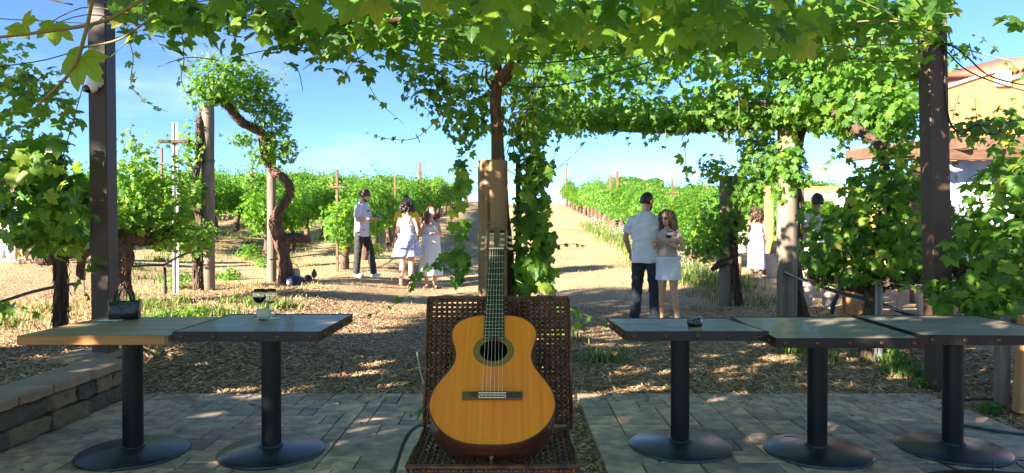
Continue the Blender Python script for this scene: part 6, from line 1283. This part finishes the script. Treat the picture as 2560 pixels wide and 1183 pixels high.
# posts at the right edge by the patio
b = MB(); b.cbox((0, 0, .30), (.075, .075, .62), .006); o = b.build('wooden_stake', M['greypost']); o.location = (3.44, 4.78, .06); tag(o, 'dark square wooden stake at the right edge beside the orange one', 'stake')
b = MB(); b.cbox((0, 0, .31), (.13, .09, .66), .008); o = b.build('wooden_stake', M['orangewood']); o.location = (3.49, 4.63, .05); o.rotation_euler = (0, R(3), 0); tag(o, 'thick orange-tan wooden stake at the right edge of the mulch', 'stake')
# cables on the ground
cable('garden_hose', [(2.86, 4.46, .012), (2.92, 4.38, .011), (3.0, 4.30, .011), (3.2, 4.2, .011), (3.6, 4.18, .05), (4.2, 4.2, .11)], .0095, M['hose'], 'dark green garden hose on the pavers behind the far right table', 'hose')
cable('drip_line', [(3.12, 4.95, .012), (3.3, 4.9, .05), (3.7, 4.72, .1), (4.3, 4.6, .13)], .008, M['blackwire'], 'black pipe along the right patio edge', 'hose')
cable('power_cable', [A(1070, 1058, 2.9), (-.42, 2.7, .45), (-.46, 2.45, .25), (-.46, 2.3, .05), (-.48, 2.0, .012), (-.7, 1.6, .012)], .0075, M['blackwire'], 'black cable hanging down at the left side of the chair', 'cable')
cable('power_cable', [(1.9, 3.40, .010), (2.1, 3.50, .010), (2.35, 3.56, .011), (2.6, 3.53, .010), (2.9, 3.50, .012), (3.2, 3.45, .012)], .0085, M['blackwire'], 'black cable running along the bottom right of the pavers', 'cable')
cable('power_cable', [(2.25, 3.62, .05), (2.33, 3.52, .02), (2.42, 3.46, .012), (2.36, 3.54, .014), (2.50, 3.55, .012), (2.56, 3.62, .04)], .005, M['blackwire'], 'thin black cable tangle in front of the far right table base', 'cable')
cable('power_cable', [(2.72, 3.5, .012), (2.68, 3.6, .03), (2.74, 3.66, .035), (2.82, 3.55, .02), (2.9, 3.48, .012)], .004, M['blackwire'], 'small black cable loop at the bottom right corner', 'cable')
cable('loose_wire', [(1.62 + .35, 5.25, .06), (1.98, 5.22, .02), (2.02, 5.12, .012), (2.06, 5.2, .07)], .0035, M['wire'], 'bent piece of pale wire at the paver edge on the right', 'wire')
cable('dry_twig', [A(1042, 880, 5.4), A(1050, 930, 5.35), A(1064, 975, 5.3)], .006, simple('pale_twig', (.45, .47, .30), .8), 'pale bent twig beside the chair on the mulch', 'twig')
# fallen leaves and sprig on the left pavers
fs = empty('leafy_sprig', (-.68, 4.55, 0), 'small leafy vine sprig fallen on the pavers left of the chair', 'sprig')
L = Leaves(); cm = Canes(); L.shoot([A(1072, 1050, 4.6), A(1010, 1054, 4.6), A(950, 1062, 4.6)], 7, .06, .03, cm, rad=.003, hang=.1); L.shoot([A(1072, 1030, 4.75), A(1040, 1028, 4.75)], 3, .07, .05, cm, rad=.003, hang=.1); cm.build('stem', M['cane'], fs, smooth=True, world=True); single_leaves(L, fs)
# belongings at the foot of the S trunk
gz = ground_h(-3.95, 12.0)
bg = empty('shoulder_bag', (-3.85, 12.15, gz), 'navy and black shoulder bag slumped at the foot of the S-shaped trunk', 'bag')
b = MB(); b.rings([(0, 0, z, rx, ry) for z, rx, ry in ((0, .17, .09), (.03, .20, .11), (.10, .18, .09), (.15, .10, .05), (.16, .03, .02))], 24, fold=lambda u, a: .10 * sin(3 * a + 1)); b.build('bag_body', cloth('navy_nylon', (.016, .022, .06)), bg, smooth=True)
b = MB(); b.tube(catmull([(-.16, -.02, .06), (-.22, -.08, .10), (-.24, -.12, .02), (-.10, -.18, .01), (.1, -.18, .01)], 5), .012, 6, squash=.4); b.build('strap', c_black, bg, smooth=True)
b = MB(); b.ball((.21, .02, .09), (.08, .07, .09)); b.build('pouch', c_black, bg, smooth=True)
st_ = empty('tote_bag', (-4.02, 12.55, ground_h(-4.0, 12.5)), 'small straw-coloured bag behind the navy shoulder bag', 'bag'); b = MB(); b.rings([(0, 0, z, rx, ry) for z, rx, ry in ((0, .10, .07), (.06, .13, .09), (.2, .12, .08), (.25, .10, .06))], 20); b.build('bag_body', cloth('straw', (.50, .38, .22)), st_, smooth=True); b = MB(); b.tube([(.09 * cos(a), 0, .24 + .10 * sin(a)) for a in np.linspace(0, pi, 12)], .008, 6); b.build('handle', c_leath, st_, smooth=True)
pc = MB(); pc.lathe([(.032, 0), (.046, .115), (.047, .118), (.044, .117), (.030, .004)], 22); o = pc.build('plastic_cup', simple('frosted_plastic', (.62, .68, .74), .35, bstr=0), smooth=True, sharp=50); o.location = (A(722, 0, 11.9).x, 11.9, ground_h(A(722, 0, 11.9).x, 11.9)); tag(o, 'frosted plastic cup on the ground by the S-shaped trunk', 'cup')
ul = empty('path_light', (A(785, 0, 12.1).x, 12.1, ground_h(-3.5, 12.1)), 'small dark garden spike light beside the navy bag', 'light'); b = MB(); b.lathe([(.010, -.02), (.010, .12), (.045, .15), (.05, .20), (.02, .26), (.006, .29)], 16); b.build('lamp_body', M['band'], ul, smooth=True, sharp=50); b = MB(); b.ball((.01, -.02, .05), (.06, .05, .05)); b.build('lamp_base', M['band'], ul, smooth=True)
# red lantern and red sign behind the left vines
ln = empty('red_lantern', A(316, 575, 9.6), 'red paper lantern hanging behind the left brown post', 'lantern'); M['red'] = simple('red_plastic', (.62, .07, .08), .5, var=.1, bstr=0)
b = MB(); b.lathe([(.085, -.10), (.095, -.08), (.095, .05), (.09, .07), (.03, .075)], 22); b.build('shade', M['red'], ln, smooth=True, sharp=45); b = MB(); b.tube([(0, 0, .07), (0, 0, .30)], .012, 6); b.build('hanger', M['red'], ln, smooth=True)
rsn = empty('red_sign', A(112, 378, 12.5), 'red board with white marks glimpsed through the left vine leaves', 'sign'); b = MB(); b.cbox((0, 0, 0), (.56, .03, .46), .004); b.build('board', simple('faded_red_board', (.62, .16, .16), .6, var=.12), rsn)
for k in range(3): b = MB(); b.cbox((-.03 + .05 * k, -.018, -.12 + .06 * k), (.34 - .06 * k, .006, .035), .001, Matrix.Rotation(R(-18), 3, 'Y')); b.build('white_mark', M['paper'], rsn)
b = MB(); b.cbox((0, .03, -.9), (.06, .05, 1.4), .004); b.build('post', M['redwood'], rsn)
# flowering shrub at left and pale flowers along the right row
M['petal'] = simple('pink_white_petal', (.78, .58, .66), .6, var=.15, bstr=0)
def blooms(name, label, pts, n, spread, size):
    V = []; F = []; c = np.array(pts)[rng.integers(0, len(pts), n)] + rng.normal(0, 1, (n, 3)) * np.array(spread)
    for i, p in enumerate(c):
        b0 = len(V); V.append(tuple(p + np.array([0, 0, size * .3])))
        for k in range(6): a = k * pi / 3; V.append((p[0] + size * cos(a), p[1] + size * sin(a) * .8, p[2] + size * .5 * sin(a * 2)))
        F += [(b0, b0 + 1 + k, b0 + 1 + (k + 1) % 6) for k in range(6)]
    me = bpy.data.meshes.new(name); me.from_pydata(V, [], F); me.update(); return tag(link(name, me, M['petal']), label, 'flowers', kind='stuff')
blooms('wild_flowers', 'pale pink wild flowers under the first right row', [(4.15 + rnd.uniform(-.4, .4), y, ground_h(4.1, y) + .32) for y in np.arange(14.5, 34, .8)], 900, (.22, .4, .12), .028)
blooms('shrub_flowers', 'pink and white flowers beyond the old left vine', [tuple(A(150, 590, 12)), tuple(A(110, 595, 12)), tuple(A(175, 600, 12))], 60, (.14, .2, .12), .05)
dx_, dy_ = clumped(5000, [(4.1 + rnd.uniform(-.3, .3), y, .35) for y in np.arange(14.0, 34, .7)], .3); V_, F_, R_ = blades(len(dx_), dx_, dy_, .12, .45, .010, .4); tag(link('row_grass', mesh_np('rowgrass', V_, F_, R_), M['green']), 'tall green and yellow grass under the first right row', 'grass', kind='stuff')
# leafy weeds bushes
for i, (px, py, Y, r, lb) in enumerate(((930, 615, 17.5, .35, 'round green weed bush between the man and the row'), (625, 600, 17, .35, 'green weed bush left of the pale round post'), (655, 612, 15.5, .22, 'low green weed right beside the pale round post'), (575, 645, 12.8, .22, 'leafy weed clump at the foot of the arch post'), (440, 650, 11.5, .30, 'broad-leaved weed clump behind the steel stake'), (395, 770, 7.2, .16, 'low green weed patch behind the handbag'), (475, 765, 7.4, .18, 'low green weed patch behind the left tables'), (2312, 962, 5.5, .07, 'green weed at the foot of the right brown post'), (2480, 1010, 4.75, .07, 'green weed by the wooden stakes at the right edge'), (2235, 880, 6.6, .12, 'yellow-green grass clump under the near right vine'))):
    x = (px - 1280) / FPX * Y; w = empty('weed_bush', (x, Y, ground_h(x, Y)), lb, 'weed', 'weed bushes'); L = Leaves(); L.blob((x, Y, ground_h(x, Y) + r * .45), (r, r, r * .75), int(260 * max(.5, r * 3)), .05 if r > .2 else .035, up=.8, hang=-.4); foliage(w, L, LOW, M['leaves_far'])
# far trees on the ridge
def tree(x, y, h, r, label, dark):
    t = empty('ridge_tree', (x, y, ground_h(x, y)), label, 'tree', 'trees on the ridge'); b = MB(); rough_trunk(b, [(x, y, ground_h(x, y) - .3), (x + .2, y, ground_h(x, y) + h * .35), (x, y, ground_h(x, y) + h * .6)], [.3, .22, .12], k=4); b.build('trunk', M['bark'], t, smooth=True, world=True)
    L = Leaves(); z = ground_h(x, y)
    for _ in range(9): c = (x + rnd.uniform(-.55, .55) * r, y + rnd.uniform(-.5, .5) * r, z + h * rnd.uniform(.45, .85)); L.blob(c, (r * .5, r * .5, h * .2), 200, .42, lump=.3)
    foliage(t, L, LOW, dark, 'crown')
M['leaves_olive'] = leaf_mat('olive_tree_leaves', False, .8, veins=False)
for x, y, h, r, lb in ((14.6, 88, 4.5, 2.8, 'left rounded olive-green tree on the ridge above the couple'), (18.0, 90, 4.2, 2.6, 'right rounded olive-green tree on the ridge above the couple'), (33, 92, 4.2, 3.5, 'low tree on the ridge right of the arbour post'), (40, 95, 4.6, 4.0, 'broad tree on the ridge behind the hanging sign'), (28, 98, 3.5, 3.5, 'small tree far behind the right arbour')):
    tree(x, y, h, r, lb, M['leaves_olive'])

# oak added out of view, left of the camera, to shade mulch and couple
TX, TY = -9.5, 0.8
ok = empty('added_shade_oak', (TX, TY, ground_h(TX, TY)), 'broad oak tree added out of view left of the patio to shade the mulch', 'tree'); b = MB(); rough_trunk(b, [(TX, TY, -.2), (TX + .1, TY, 2), (TX - .1, TY + .1, 4), (TX, TY, 6)], [.38, .30, .24, .12], k=5); b.build('trunk', M['bark'], ok, smooth=True, world=True)
for k in range(6):
    a = k * 1.05; b = MB(); rough_trunk(b, [(TX, TY, 3.6 + .2 * k), (TX + 1.2 * cos(a), TY + 1.2 * sin(a), 5.2 + .2 * k), (TX + 2.3 * cos(a), TY + 2.3 * sin(a), 6.2 + .15 * k)], [.12, .08, .03], k=4, n=8); b.build('limb', M['bark'], ok, smooth=True, world=True)
L = Leaves()
for k in range(26):
    d = Vector((rnd.gauss(0, 1), rnd.gauss(0, 1), rnd.gauss(0, 1))).normalized() * rnd.uniform(.35, .85); L.blob((TX + d.x * 3.1, TY + d.y * 3.1, 6.6 + d.z * 1.9), (.95, .95, .6), 190, .17, lump=.3)
foliage(ok, L, LOW, M['leaves_olive'], 'crown')
